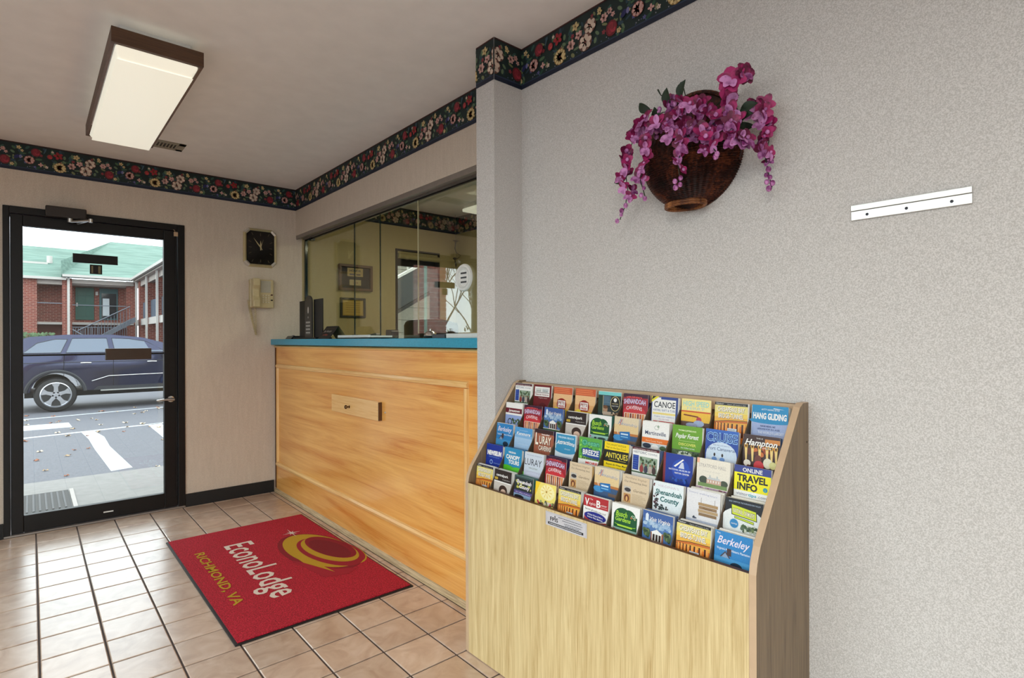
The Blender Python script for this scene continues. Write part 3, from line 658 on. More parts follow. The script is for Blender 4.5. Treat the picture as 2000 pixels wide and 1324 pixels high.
# office chair behind the counter
t = thing('office_chair', (2.7, 3.75, 0), 'high backed black leather office chair behind the counter glass', 'chair')
lea = mat('black_leather', L(14, 14, 15), .3, scale=60, bump=.1)
q = MB(); n = 14; cb = (2.28, 3.35)
for side in (0,):
    vs = []; fs = []
    for i in range(n+1):
        a = (i/n-.5)*2; y = 3.745+.31*a; xb = 2.35-.07*math.sqrt(max(0, 1-a*a)); zt = 1.40-.03*abs(a)**5
        for (dx, z) in ((0, .55), (-.0, .9), (0, zt-.03), (.012, zt-.006), (.04, zt), (.09, zt-.01), (.1, zt-.04), (.1, .55)): vs.append((xb+dx, y, z))
    m_ = 8
    for i in range(n):
        for k_ in range(m_-1): fs.append((i*m_+k_, i*m_+k_+1, (i+1)*m_+k_+1, (i+1)*m_+k_))
        fs.append((i*m_+7, i*m_, (i+1)*m_, (i+1)*m_+7))
    fs += [tuple(range(8)), tuple(range(n*8, n*8+8))[::-1]]
    q.add(vs, fs)
q.build('backrest', lea, t, smooth=True)
box('seat', (2.36, 2.86, 3.5, 4.0, .43, .54), lea, t, bevel=.04, seg=4); MB().cyl((2.6, 3.75, .43), (2.6, 3.75, .1), .03).build('gas_column', BLACKP, t)
MB().box(2.33, 2.40, 3.71, 3.79, .4, .7).build('back_bracket', BLACKP, t)
for i in range(5):
    a = 2*math.pi*i/5; ex, ey = 2.6+.3*math.cos(a), 3.75+.3*math.sin(a)
    lg = MB().ring([(2.6, 3.75, .12), (ex, ey, .07)], [.03, .018], 8).build('leg', BLACKP, t); MB().cyl((ex-.02, ey, .027), (ex+.02, ey, .027), .027).build('caster', BLACKP, lg)
# framed pictures on the office back wall
t = thing('plaque', (2.216, YB, 1.68), 'brown shadow box frame with cream plaque above the certificate', 'frame')
wb = mat('brown_frame', L(96, 62, 38), .4)
def frame(t, x0, x1, z0, z1, bw, m, dep):
    q = MB(); q.box(x0, x1, YB-dep, YB-.001, z0, z0+bw); q.box(x0, x1, YB-dep, YB-.001, z1-bw, z1); q.box(x0, x0+bw, YB-dep, YB-.001, z0+bw, z1-bw); q.box(x1-bw, x1, YB-dep, YB-.001, z0+bw, z1-bw); q.build('frame', m, t, bevel=.002)
frame(t, 2.057, 2.376, 1.68, 1.913, .022, wb, .035)
box('backing', (2.075, 2.358, YB-.008, YB-.001, 1.70, 1.895), mat('dark_velvet', L(34, 26, 22), .8), t)
P = Print(.0003); P.rect(-.075, .01, .075, .085, L(190, 160, 96)); P.text('HONOR', 0, .052, .02, L(60, 44, 30), w=.11, bold=.03); P.rect(-.055, .02, -.01, .034, L(90, 80, 110)); P.rect(.01, .02, .05, .034, L(80, 60, 50)); P.rect(-.055, -.07, .055, -.02, L(190, 168, 116)); P.text('2008', 0, -.055, .016, L(140, 80, 60), w=.05)
P.build('plaque_print', t, (2.216, YB-.009, 1.80), local=False)
t = thing('framed_certificate', (2.195, YB, 1.44), 'black framed golden certificate on the office wall below the plaque', 'frame')
frame(t, 2.075, 2.314, 1.438, 1.616, .018, mat('dark_frame', L(40, 40, 36), .4), .018)
P = Print(.0003); P.rect(-.103, -.072, .103, .072, L(186, 150, 62)); P.rect(-.092, -.062, .092, .062, L(204, 170, 88))
for i in range(5): P.rect(-.07, .04-i*.02, .07, .043-i*.02, L(150, 104, 50))
P.build('certificate', t, (2.195, YB-.004, 1.527), local=False)
# hanging mobile
t = thing('wind_chime', (3.27, 4.6, 1.96), 'small hanging bird and wire mobile in the office corner', 'mobile')
mx, my = 3.25, 4.60
MB().ring([(mx, my, 2.502), (mx, my, 2.235)], .0012, 4).build('string', GREYM, t)
br = mat('mobile_bronze', L(70, 58, 44), .5)
q = MB(); q.prism([(mx-.04, 2.235), (mx-.01, 2.225), (mx, 2.2), (mx+.012, 2.225), (mx+.045, 2.24), (mx+.01, 2.243), (mx-.01, 2.243)], 'y', my-.003, my+.003); q.build('bird_wings', br, t)
q = MB(); q.ring([(mx, my, 2.235), (mx-.008, my, 2.16), (mx+.004, my, 2.12), (mx+.055, my-.01, 2.09), (mx+.02, my, 2.055), (mx-.025, my, 2.06)], [.005, .007, .004, .003, .004, .004], 6); q.build('wire_curl', br, t)
q = MB(); q.ball((mx-.01, my, 2.055), .016, 10, (1.6, .7, .8)); q.ring([(mx-.01, my, 2.045), (mx+.004, my, 1.99), (mx, my, 1.965)], [.006, .009, .002], 6); q.build('bird_body', br, t)

# ------------------------------------------------------------------ wall bracket
t = thing('wall_bracket', (1.61, .384, 1.545), 'bright aluminium mounting strip with three screws on the wall', 'bracket')
box('upper_rail', (1.609, 1.6185, .261, .507, 1.568, 1.583), ALU, t, bevel=.001); box('lower_plate', (1.611, 1.6185, .261, .507, 1.544, 1.5672), ALU, t, bevel=.001)
for y in (.298, .386, .470):
    s_ = MB().lathe((1.611, y, 1.555), [(0, -.0014), (.003, -.001), (.0036, 0)], 14, 'x').build('screw', mat('dark_screw', L(60, 58, 66), .25, 1), t)
    box('screw_slot', (1.6092, 1.6098, y-.003, y+.003, 1.5545, 1.5555), BLACKP, s_)
# ------------------------------------------------------------------ brochure rack
RX0, RX1, RY0, RY1, RZ = 1.305, 1.6175, .615, 1.787, 1.063
rk = thing('brochure_rack', (1.46, 1.2, 0), 'tall wooden tiered brochure rack with pale oak front standing against the wall', 'rack')
prof = [(RX1, .003), (RX0, .003), (RX0, .672), (RX0+.006, .70), (RX0+.022, .735), (1.548, 1.035), (1.562, 1.053), (1.582, RZ), (RX1, RZ)]
for ya, yb in ((RY0, RY0+.019), (RY1-.019, RY1)):
    q = MB(); n = len(prof)
    q.add([(p[0], ya, p[1]) for p in prof]+[(p[0], yb, p[1]) for p in prof], [tuple(range(n))[::-1], tuple(range(n, 2*n))])
    q.c = 1; q.f += [[i, (i+1) % n, n+(i+1) % n, n+i] for i in range(n)]; q.mi += [1]*n; q.cols += [None]*n
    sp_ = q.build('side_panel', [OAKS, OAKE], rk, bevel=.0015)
    if ya == RY0:
        for (x, z) in ((1.309, .27), (1.585, .955)): MB().lathe((x+.02, ya-.0003, z), [(0, -.0008), (.003, -.0004), (.0035, .0004)], 10, 'y').build('screw_cap', OAKD, sp_)
box('front_panel', (RX0, RX0+.014, RY0+.019, RY1-.019, .003, .672), OAK, rk, bevel=.0008)
box('front_panel_edge', (RX0+.0005, RX0+.0135, RY0+.019, RY1-.019, .672, .6728), DARKEDGE, rk)
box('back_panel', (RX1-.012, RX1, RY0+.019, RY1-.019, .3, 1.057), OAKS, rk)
box('top_strip', (RX1-.022, RX1-.012, RY0+.019, RY1-.019, 1.02, 1.056), OAKE, rk)
box('bottom_shelf', (RX0+.014, RX1-.012, RY0+.019, RY1-.019, .28, .295), OAKD, rk)
PIT = (RY1-RY0-.038)/10
def colY(c): return RY1-.019-PIT*(c+.5)      # c = 0 is the far (left) column
XK = [1.345+.052*k for k in range(5)]; ZK = [.742+.0775*k for k in range(5)]   # k = 0 is the front row
dv = [(RX0+.016, .297), (RX0+.016, .664), (1.335, .69), (1.535, .99), (1.553, 1.012), (1.575, 1.022), (RX1-.023, 1.024), (RX1-.023, .297)]
for c in range(1, 10):
    y = RY1-.019-PIT*c; MB().prism(dv, 'y', y-.0022, y+.0022).build('divider', OAKD, rk)
for k in range(4):
    xt, zt, tn = XK[k]+.0425, ZK[k]-.04, math.tan(math.radians(5.5)); zb_ = ZK[k]-.228
    MB().prism([(xt-.04*tn, zt), (xt-.04*tn+.003, zt), (xt+.003-(ZK[k]-zb_)*tn, zb_), (xt-(ZK[k]-zb_)*tn, zb_)], 'y', RY0+.019, RY1-.019).build('riser', OAKD, rk)

tg = thing('rack_label', (1.304, 1.24, .62), 'small silver rectangular label with black lettering on the rack front', 'label')
box('plate', (1.3038, 1.3048, 1.148, 1.33, .618, .664), mat('silver_label', L(208, 208, 214), .35, .2), tg, bevel=.0004)
P = Print(.0001); bk_ = L(30, 32, 38)
for a, b, c_, d_ in ((3, 43, 179, 43.4), (3, 3, 3.5, 43), (178.5, 3, 179, 43)): P.rect(a/1000, b/1000, c_/1000, d_/1000, L(120, 124, 140))
P.text('FPIS', .04, .019, .013, bk_, w=.036, bold=.02); P.ell(.0445, .035, .002, .004, bk_)
rg_ = random.Random(2)
def tiny(x0, x1, z, hgt, c):
    x = x0
    while x < x1: w_ = rg_.uniform(.002, .007); P.rect(x, z, min(x+w_, x1), z+hgt, c); P.flat(); x += w_+.0016
    P.k += 1
for a_, b_, z_ in ((.06, .16, .036), (.078, .165, .029), (.086, .16, .021), (.09, .15, .0155)): tiny(a_, b_, z_, .0022, L(96, 100, 112))
P.rect(.012, .006, .168, .0135, bk_); tiny(.018, .162, .0085, .0026, L(214, 216, 222))
P.build('label_print', tg, (1.3037, 1.33, .618), FACE_RIGHT, local=False)

W_ = L(240, 240, 238)
class Cover:
    """a cover drawn in millimetres from its top left corner"""
    def __init__(s): s.p = Print(.00007)
    def r(s, x0, y0, x1, y1, c): s.p.rect((x0-50)/1000, -y1/1000, (x1-50)/1000, -y0/1000, c); return s
    def e(s, x, y, rx, ry, c, rot=0, n=20): s.p.ell((x-50)/1000, -y/1000, rx/1000, ry/1000, c, n, rot); return s
    def o(s, pts, c): s.p.poly([((x-50)/1000, -y/1000) for x, y in pts], c); return s
    def t(s, txt, x, y, h, c, w=None, bold=0, shear=0, al='c', rot=0, arch=0): s.p.text(txt, (x-50)/1000, -y/1000, h/1000, c, w/1000 if w else None, al, bold, shear, rot, arch/1000); return s
def speck(C, x0, y0, x1, y1, cols, n, r, seed=1):
    rg = random.Random(seed)
    for i in range(n):
        C.e(rg.uniform(x0+r, x1-r), rg.uniform(y0+r, y1-r), r*rg.uniform(.5, 1), r*rg.uniform(.4, 1), rg.choice(cols), rg.uniform(0, 3), 7)
        if i % 4: C.p.flat()
def lines(C, x0, x1, y, n, dy, c, h=.7):
    rg = random.Random(int(x0*7+y))
    for i in range(n): C.r(x0, y+i*dy, x0+(x1-x0)*rg.uniform(.7, 1), y+i*dy+h, c)
FOL = [L(70, 96, 60), L(44, 66, 44), L(110, 130, 84), L(90, 110, 90)]
def jamestown(C, top=L(96, 30, 44)):
    C.r(0, 0, 100, 229, W_).r(0, 0, 100, 9, L(50, 24, 40)).r(0, 3, 100, 9, top); C.t('COLONIAL VIRGINIA', 48, 7.5, 3, W_, w=84)
    C.t('HISTORIC', 30, 20, 8, L(80, 90, 120), w=50).t('TOWNS', 76, 20, 6, L(120, 130, 150), w=34); C.r(3, 26, 25, 72, L(30, 60, 150)); lines(C, 4, 24, 30, 6, 7, L(80, 120, 200), 1.4)
    C.r(28, 28, 94, 74, L(150, 170, 150)); speck(C, 28, 28, 94, 60, FOL, 26, 5); 
    for x, c_ in ((38, L(150, 60, 60)), (54, L(60, 60, 80)), (70, L(190, 170, 160)), (84, L(70, 50, 50))): C.e(x, 52, 3.4, 4, L(150, 110, 90)).e(x, 66, 7, 12, c_)
    C.r(0, 76, 100, 80, L(60, 90, 60))
def jamestown2(C):
    C.r(0, 0, 100, 229, W_).r(0, 22, 100, 42, L(110, 26, 46)).t('Jamestown', 52, 37, 11, W_, w=70, shear=.3, bold=.02); C.r(0, 50, 100, 90, L(150, 170, 220)); C.e(30, 78, 14, 14, L(40, 44, 40)).e(30, 78, 10, 10, L(150, 170, 220)); speck(C, 40, 60, 96, 90, FOL, 22, 6)
def maroon(C):
    C.r(0, 0, 100, 229, L(112, 26, 34)).r(6, 8, 90, 46, W_); C.r(12, 14, 44, 28, L(210, 214, 210)).r(48, 14, 84, 28, L(200, 206, 210)); C.t('sand', 28, 27, 8, L(90, 90, 100), w=22); C.t('lotus', 66, 27, 8, L(80, 110, 90), w=26)
    C.r(8, 30, 88, 32, L(70, 20, 24)).t('Natural Caverns', 48, 41, 6, L(130, 40, 50), w=74, bold=.02).t('Virginia tours', 54, 54, 5, L(220, 190, 190), w=50); C.e(55, 84, 18, 14, L(90, 20, 28))
def orange(C):
    C.r(0, 0, 100, 229, L(226, 170, 112)).r(0, 0, 100, 26, L(206, 96, 60)); lines(C, 4, 96, 5, 3, 7, L(230, 140, 90), 2.6); C.r(0, 26, 100, 60, L(234, 190, 140)); C.e(46, 66, 26, 24, L(150, 34, 26)).r(24, 48, 68, 82, L(150, 34, 26)).r(27, 51, 65, 79, W_)
    C.t('PETS', 46, 65, 11, L(150, 60, 50), w=32, bold=.03).t('FREE', 46, 77, 8, L(190, 40, 34), w=30, bold=.03); C.r(0, 84, 100, 229, L(224, 190, 40)); C.e(20, 84, 12, 6, L(240, 220, 60))
def teal_badge(C):
    C.r(0, 0, 100, 229, L(40, 50, 50)).r(0, 0, 100, 12, L(120, 206, 206)); C.r(0, 16, 20, 74, L(30, 56, 40)).r(21, 14, 23, 78, L(200, 190, 150)).r(24, 14, 56, 48, L(70, 100, 120)); lines(C, 26, 54, 18, 5, 5, L(110, 140, 160), 1)
    C.e(34, 62, 10, 13, L(180, 140, 110)).e(34, 54, 10, 6, L(110, 70, 40)).r(24, 70, 60, 92, L(190, 170, 150)); C.e(76, 40, 21, 26, L(214, 194, 130)).e(76, 40, 19, 24, L(18, 18, 20)).e(76, 27, 7, 7, W_).t('VIRGINIA', 76, 42, 4, L(220, 200, 150), w=28).t('WINE TOUR', 76, 50, 4, W_, w=30); speck(C, 60, 68, 98, 90, [L(150, 120, 90), L(110, 80, 60), L(200, 180, 150)], 20, 5)
def caverns(C):
    C.r(0, 0, 100, 229, L(160, 34, 50)).r(0, 0, 100, 12, L(60, 22, 50)); 
    C.t('VIRGINIA\'S', 44, 14, 4.6, L(240, 90, 90), w=64, bold=.03, arch=2)
    C.t('SHENANDOAH', 47, 35, 17, L(90, 60, 130), w=90, bold=.06, arch=3).t('SHENANDOAH', 47, 35, 16.5, L(226, 214, 236), w=88, bold=.015, arch=3); C.e(47, 62, 46, 22, L(206, 50, 60)); C.t('CAVERNS', 46, 55, 13, L(150, 30, 44), w=66, bold=.05, arch=4).t('CAVERNS', 46, 55, 12.5, L(240, 214, 220), w=64, bold=.015, arch=4)
    C.r(6, 64, 94, 229, L(236, 210, 190))
    for i in range(8): C.o([(10+i*10, 66), (17+i*10, 66), (15+i*10, 100), (12+i*10, 100)], [L(196, 90, 40), L(226, 140, 70), L(120, 50, 36)][i % 3])
def canoe(C):
    C.r(0, 0, 100, 229, L(60, 80, 140)).r(3, 3, 92, 229, W_).o([(0, 0), (30, 0), (0, 20)], L(230, 220, 60)).o([(4, 0), (18, 0), (0, 12)], L(40, 44, 40)).r(36, 0, 96, 9, L(50, 70, 140)); C.t('CANOE', 50, 35, 20, L(34, 40, 56), w=80, bold=.01).t('KAYAK, RAFT & TUBE', 50, 47, 7, L(90, 110, 160), w=82).r(6, 52, 92, 58, L(240, 220, 130)).t('Virginia river outfitters', 50, 66, 4, L(120, 130, 190), w=76).t('day trips daily', 50, 74, 4, L(190, 150, 190), w=40).r(10, 79, 88, 89, L(200, 60, 70)).t('Camping', 48, 87, 7, W_, w=50, bold=.02)
def speed(C):
    C.r(0, 0, 100, 229, L(236, 206, 90)).r(0, 0, 100, 36, L(240, 226, 150)).t('HIGH SPEED', 50, 22, 16, L(150, 210, 206), w=88, bold=.02).t('FERRY', 50, 33, 8, L(170, 206, 210), w=60).r(0, 37, 100, 41, L(206, 80, 50)); C.r(0, 41, 100, 70, L(238, 190, 60)).o([(10, 48), (60, 52), (60, 56), (8, 52)], L(120, 40, 30)).r(0, 70, 100, 229, L(90, 60, 50)).e(62, 62, 9, 8, L(190, 60, 70)).e(62, 74, 18, 10, L(160, 180, 214)).e(38, 80, 20, 7, L(150, 160, 190))
def bridge(C):
    C.r(0, 0, 100, 229, L(236, 180, 70)).r(0, 0, 100, 8, L(26, 26, 34)).t('Visitor', 16, 6, 4.4, W_, w=24, shear=.3).t('Open 24 hours a day', 66, 6, 3, L(200, 200, 200), w=56); C.r(0, 8, 100, 30, L(226, 214, 130)).r(0, 30, 100, 42, L(236, 206, 90))
    for dx, c_ in ((1, L(110, 100, 90)), (0, L(246, 240, 226))): C.t('CHESAPEAKE BAY', 50+dx, 26+dx, 14, c_, w=82, bold=.02).t('BRIDGE-TUNNEL', 50+dx, 45+dx, 14, c_, w=76, bold=.02)
    C.o([(0, 58), (40, 52), (100, 50), (100, 56), (40, 58), (0, 65)], L(206, 110, 40)).o([(0, 57), (40, 51), (100, 49), (100, 50.5), (40, 52.5), (0, 58.5)], L(60, 30, 24)); C.r(0, 66, 100, 229, L(232, 128, 44))
    for i, x in enumerate((3, 12, 21, 31, 42, 54, 68, 84)): C.r(x, 60, x+2+i*.5, 98, L(70, 32, 22)).r(x+2+i*.5, 60, x+6+i*.8, 98, L(244, 170, 84))
    C.r(42, 74, 70, 82, L(226, 236, 244)).t('EXIT', 56, 80.5, 5, L(60, 130, 180), w=20)
def gliding(C):
    C.r(0, 0, 100, 229, L(160, 176, 216)).r(0, 0, 100, 44, L(20, 136, 190)).e(50, 44, 60, 7, L(20, 136, 190)).t('KITTY HAWK KITES', 52, 14, 5, W_, w=50, shear=.3).o([(60, 6), (90, 9), (60, 8)], W_).t('HANG GLIDING', 50, 38, 17, W_, w=92, bold=.04).t('NAGS HEAD, NC', 46, 60, 4.5, L(30, 50, 110), w=42, bold=.03).t('LESSONS FOR ALL AGES', 48, 68, 4.5, L(40, 60, 120), w=62, bold=.02).t('THE WORLD\'S LARGEST', 55, 79, 7, L(220, 226, 240), w=72, bold=.02).t('HANG GLIDING SCHOOL', 60, 88, 6, L(210, 218, 240), w=66)
def monticello(C, t_='Visit Virginia'):
    C.r(0, 0, 100, 229, L(80, 120, 180)).r(0, 0, 100, 22, L(60, 94, 160)); speck(C, 0, 20, 100, 50, [L(140, 176, 210), L(110, 150, 196), L(170, 196, 220)], 26, 9); C.o([(10, 28), (10, 10), (15, 6), (20, 10), (20, 28)], L(220, 232, 244)).t(t_, 58, 26, 12, W_, w=66, shear=.3, bold=.01).t('MONTICELLO', 60, 36, 8, L(190, 210, 236), w=60)
    speck(C, 0, 46, 30, 76, FOL, 22, 8); speck(C, 70, 44, 100, 76, FOL, 22, 8); C.r(30, 54, 72, 80, L(150, 90, 60)).r(34, 56, 66, 80, W_).o([(30, 56), (50, 46), (70, 56)], W_)
    for x in (37, 47, 57): C.r(x, 60, x+7, 78, L(50, 30, 24))
    C.r(0, 80, 100, 229, L(70, 100, 60)); C.r(0, 79, 100, 81, W_)
def park(C):
    C.r(0, 0, 100, 229, W_).r(0, 0, 100, 42, L(44, 34, 34)).t('centralpark', 46, 24, 10, W_, w=70, bold=.02).t('shopping district', 70, 35, 4, L(200, 200, 196), w=44).r(3, 29, 22, 38, L(190, 160, 50)); C.r(0, 46, 100, 100, L(206, 198, 190)).e(56, 72, 24, 18, L(60, 40, 34)).e(58, 80, 16, 12, L(226, 196, 176)).r(40, 88, 78, 100, L(226, 196, 176))
def garden(C):
    C.r(0, 0, 100, 229, W_); g_ = L(14, 84, 44); C.e(40, 36, 32, 26, g_).e(62, 36, 26, 24, g_).r(8, 30, 92, 70, g_).o([(64, 12), (92, 36), (92, 50), (50, 40)], g_).r(8, 34, 40, 64, g_)
    C.t('Busch', 36, 36, 16, L(170, 220, 60), w=42, shear=.2, bold=.02).t('Gardens', 42, 50, 13, L(170, 220, 60), w=56, shear=.2, bold=.02).e(50, 59, 38, 4, L(150, 206, 50)).e(50, 58, 36, 3, g_).r(22, 60, 76, 65, L(176, 220, 60))
    for a, c_ in ((.5, L(220, 200, 160)), (2.4, L(220, 120, 70)), (1.4, L(180, 220, 190))): C.e(78+5*math.cos(a), 34-6*math.sin(a), 3.4, 7, c_, a).e(78+5*math.cos(a), 34-6*math.sin(a), 1.9, 5, g_, a)
    C.r(6, 70, 94, 84, L(160, 206, 196)).o([(8, 72), (16, 75), (10, 80)], L(190, 40, 110)).e(34, 80, 6, 3, L(40, 60, 50)).e(62, 80, 18, 4, L(60, 80, 80)).r(0, 84, 100, 229, L(130, 160, 150))
def alex(C):
    C.r(0, 0, 100, 229, L(222, 206, 176)).r(0, 26, 100, 54, L(226, 200, 150)); C.t('Al', 26, 26, 22, L(120, 136, 176), w=22, shear=.5).t('exandria', 62, 28, 11, L(150, 160, 186), w=62, shear=.4, rot=-.06).o([(30, 8), (33, 8), (24, 30), (22, 30)], L(190, 90, 90)); C.r(0, 52, 100, 60, L(190, 120, 60)).r(0, 60, 100, 100, L(60, 90, 130)).e(20, 70, 22, 10, L(70, 150, 210)).o([(24, 50), (66, 46), (70, 72), (28, 74)], L(24, 110, 180)).r(30, 54, 60, 59, L(210, 230, 244)).r(30, 64, 60, 67, L(140, 200, 236)).e(16, 52, 2, 9, L(230, 200, 180), .4).r(60, 76, 100, 86, L(110, 90, 80))
def martins(C):
    C.r(0, 0, 100, 229, W_).e(54, 18, 9, 7, L(190, 200, 190)).e(54, 18, 7, 5, W_).e(60, 14, 4, 4, L(150, 170, 150)).t('Martinsville', 50, 42, 13, L(50, 60, 100), w=78, bold=.01).r(0, 52, 100, 68, L(236, 120, 40)).t('Henry County, Virginia', 46, 64, 6, L(250, 220, 190), w=62); C.r(0, 70, 100, 100, L(190, 200, 206)).e(20, 78, 16, 8, L(40, 50, 70)).e(50, 80, 14, 9, W_).e(80, 80, 12, 7, FOL[0])
def poplar(C):
    C.r(0, 0, 100, 229, L(104, 160, 34)).t('THOMAS JEFFERSON\'S', 50, 17, 4.5, L(236, 244, 200), w=60, bold=.02).t('Poplar Forest', 50, 38, 14, W_, w=78, shear=.35, bold=.02).r(22, 46, 78, 47, L(190, 214, 130)).t('DISCOVER', 52, 60, 8, L(226, 226, 110), w=58, bold=.02).t('the hidden retreat', 54, 69, 5, W_, w=46); C.r(0, 74, 100, 100, L(70, 90, 60)).e(44, 86, 24, 9, L(220, 230, 220)); speck(C, 0, 74, 100, 90, FOL, 20, 5)
def cruise(C):
    C.r(0, 0, 100, 229, L(30, 70, 160)).r(0, 0, 100, 8, L(50, 100, 190)).t('CRUISE', 50, 34, 26, L(150, 196, 240), w=95, bold=.045).t('CRUISE', 50, 33.4, 25, L(20, 50, 130), w=92, bold=-.002); C.e(50, 72, 47, 37, L(206, 222, 240)).r(3, 72, 97, 229, L(206, 222, 240)).t('Plan, Sail, and more at', 50, 46, 4, L(90, 110, 160), w=50).t('Port Canaveral', 50, 59, 10, L(20, 60, 120), w=82)
    for x in (30, 54): C.e(x, 72, 3, 5, L(50, 36, 36)).e(x, 84, 8, 6, L(110, 150, 210))
def hampton(C):
    C.r(0, 0, 100, 229, L(60, 34, 30)).r(60, 8, 100, 20, L(200, 130, 60)); speck(C, 0, 24, 100, 64, [L(150, 60, 30), L(90, 40, 30), L(200, 110, 50), L(60, 40, 30)], 30, 10, 3)
    for x in (8, 26, 46, 66, 78, 90): C.o([(x-4, 26), (x+5, 26), (x+4, 72), (x, 72)], L(236, 206, 130)).e(x+.5, 32, 5, 6, L(220, 170, 70)).e(x+.5, 32, 2.6, 3.6, L(90, 50, 20))
    C.e(44, 66, 10, 13, L(110, 50, 40)).e(46, 82, 14, 14, L(200, 50, 60)).e(70, 72, 12, 14, L(232, 226, 200)).e(14, 78, 10, 9, L(232, 224, 210)).e(84, 76, 10, 10, L(226, 220, 150)).e(18, 88, 6, 6, L(90, 40, 30)); C.t('THIS IS', 46, 10, 3.6, W_, w=18).t('Hampton', 50, 28, 17, W_, w=88, shear=.35, bold=.02).t('virginia', 66, 34, 4, W_, w=24)
def berkeley(C):
    C.r(0, 0, 100, 229, L(42, 130, 196)).t('The', 10, 8, 4, W_, w=10).t('Berkeley', 50, 31, 20, L(232, 222, 236), w=86, shear=.4, bold=.01).t('Virginia\'s Most Historic Plantation', 50, 46, 6, L(226, 236, 246), w=88, bold=.01); C.r(34, 40, 46, 58, L(70, 50, 54)).o([(14, 66), (30, 48), (46, 66)], L(70, 60, 66)).o([(18, 66), (30, 52), (42, 66)], L(140, 160, 190)).r(0, 64, 100, 229, L(70, 150, 206)).e(60, 80, 16, 10, L(30, 50, 70))
def kemper(C):
    C.r(0, 0, 100, 229, L(130, 180, 224)).r(0, 0, 100, 30, L(80, 156, 214)).t('EXPLORE NEARBY', 50, 14, 4, L(180, 214, 240), w=50).t('Kenmore', 50, 30, 13, W_, w=80, shear=.3, bold=.02); C.r(0, 40, 100, 82, L(166, 200, 232)).r(0, 84, 100, 229, L(90, 130, 170)).t('historic river town', 50, 66, 4, L(210, 226, 244), w=60)
def luray_c(C):
    C.r(0, 0, 100, 229, L(150, 80, 60)).r(0, 0, 100, 14, L(60, 34, 36)); 
    for x in range(0, 100, 9): C.o([(x, 16), (x+6, 16), (x+4, 96), (x+1, 96)], [L(176, 110, 84), L(110, 54, 44), L(206, 150, 120)][x % 3])
    C.t('beautiful', 60, 19, 5, W_, w=40, bold=.03)
    for d_, c_ in ((1.2, L(60, 26, 24)), (0, L(246, 236, 220))): C.t('L', 16+d_, 56+d_, 44, c_, w=16, bold=.03).t('URAY', 60+d_, 52+d_, 30, c_, w=62, bold=.02).t('CAVERNS', 60+d_, 76+d_, 18, c_, w=66, bold=.02)
def attract(C):
    C.r(0, 0, 100, 229, L(214, 226, 236)).r(4, 4, 96, 60, L(56, 146, 190)).t('VIRGINIA BEACH', 50, 18, 7, L(206, 230, 244), w=76, bold=.02).e(50, 60, 50, 12, L(56, 146, 190)).t('Attractions', 50, 42, 15, W_, w=88, shear=.35, bold=.02, arch=4).t('official guide', 60, 56, 4, L(220, 236, 244), w=28).e(60, 88, 40, 9, L(196, 210, 226))
def breeze(C):
    C.r(0, 0, 100, 229, L(90, 170, 70)); speck(C, 0, 4, 100, 80, [L(120, 200, 60), L(60, 130, 50), L(150, 210, 90)], 46, 6, 4); C.e(24, 18, 12, 11, L(50, 150, 110)).t('Ocean', 52, 25, 18, L(40, 120, 120), w=76, bold=.06).t('Ocean', 52, 25, 17, L(110, 206, 150), w=74, bold=.01).o([(14, 38), (40, 34), (70, 40), (94, 36), (92, 70), (18, 64)], L(30, 70, 150)).t('BREEZE', 54, 58, 18, W_, w=70, bold=.03).r(0, 74, 100, 229, W_)
    for i in range(8): C.r(18+i*9, 67, 23+i*9, 73, L(90, 90, 60))
    C.t('MORE', 60, 88, 8, L(220, 60, 60), w=52, bold=.03)
def antiques(C):
    C.r(0, 0, 100, 229, L(244, 214, 20)).r(0, 26, 100, 64, L(20, 24, 18)).t('THE LARGEST ANTIQUE', 48, 11, 6, L(90, 80, 20), w=80).t('Mall on the East Coast', 48, 21, 6, L(90, 80, 20), w=82).t('ANTIQUES', 52, 51, 18, L(246, 226, 80), w=90, bold=.01).r(20, 56, 90, 57.5, L(190, 170, 60)).t('Buyers & Wine Mart', 52, 75, 6.5, L(60, 70, 20), w=84, bold=.02).t('open daily', 50, 84, 4, L(120, 110, 20), w=60)
def museum(C):
    C.r(0, 0, 100, 229, L(24, 54, 150)).r(0, 0, 8, 229, L(130, 44, 54)); C.e(60, 44, 30, 30, L(30, 74, 180)).o([(36, 36), (66, 12), (70, 14), (42, 38)], W_).o([(62, 22), (68, 22), (72, 40), (52, 40)], L(206, 214, 232)).t('NATIONAL MUSEUM OF', 56, 48, 5, L(220, 228, 246), w=72, bold=.02).t('VISITOR CENTER', 64, 57, 4.5, W_, w=50, bold=.02); speck(C, 20, 66, 90, 84, [L(40, 90, 190), L(30, 60, 130)], 16, 6)
def strat(C):
    C.r(0, 0, 100, 229, L(232, 226, 212)).r(0, 0, 8, 14, L(236, 180, 150)).t('STRATFORD HALL', 48, 24, 10, L(170, 164, 160), w=82).t('home of the lees', 46, 36, 3.4, L(200, 196, 190), w=50); C.e(22, 60, 13, 11, L(60, 72, 60)).e(84, 62, 12, 9, L(70, 80, 64)).r(32, 56, 76, 68, L(206, 170, 150)).o([(32, 56), (38, 50), (70, 50), (76, 56)], L(200, 204, 206)).r(40, 44, 44, 52, L(190, 196, 196)).r(62, 44, 66, 52, L(190, 196, 196)).r(6, 68, 94, 78, L(120, 150, 90))
    for i in range(5): C.r(36+i*8, 58, 39+i*8, 64, L(240, 232, 226))
    C.r(0, 80, 100, 229, L(190, 160, 190)); speck(C, 0, 78, 100, 92, [L(130, 60, 90), L(180, 140, 190), L(220, 210, 200)], 22, 5)
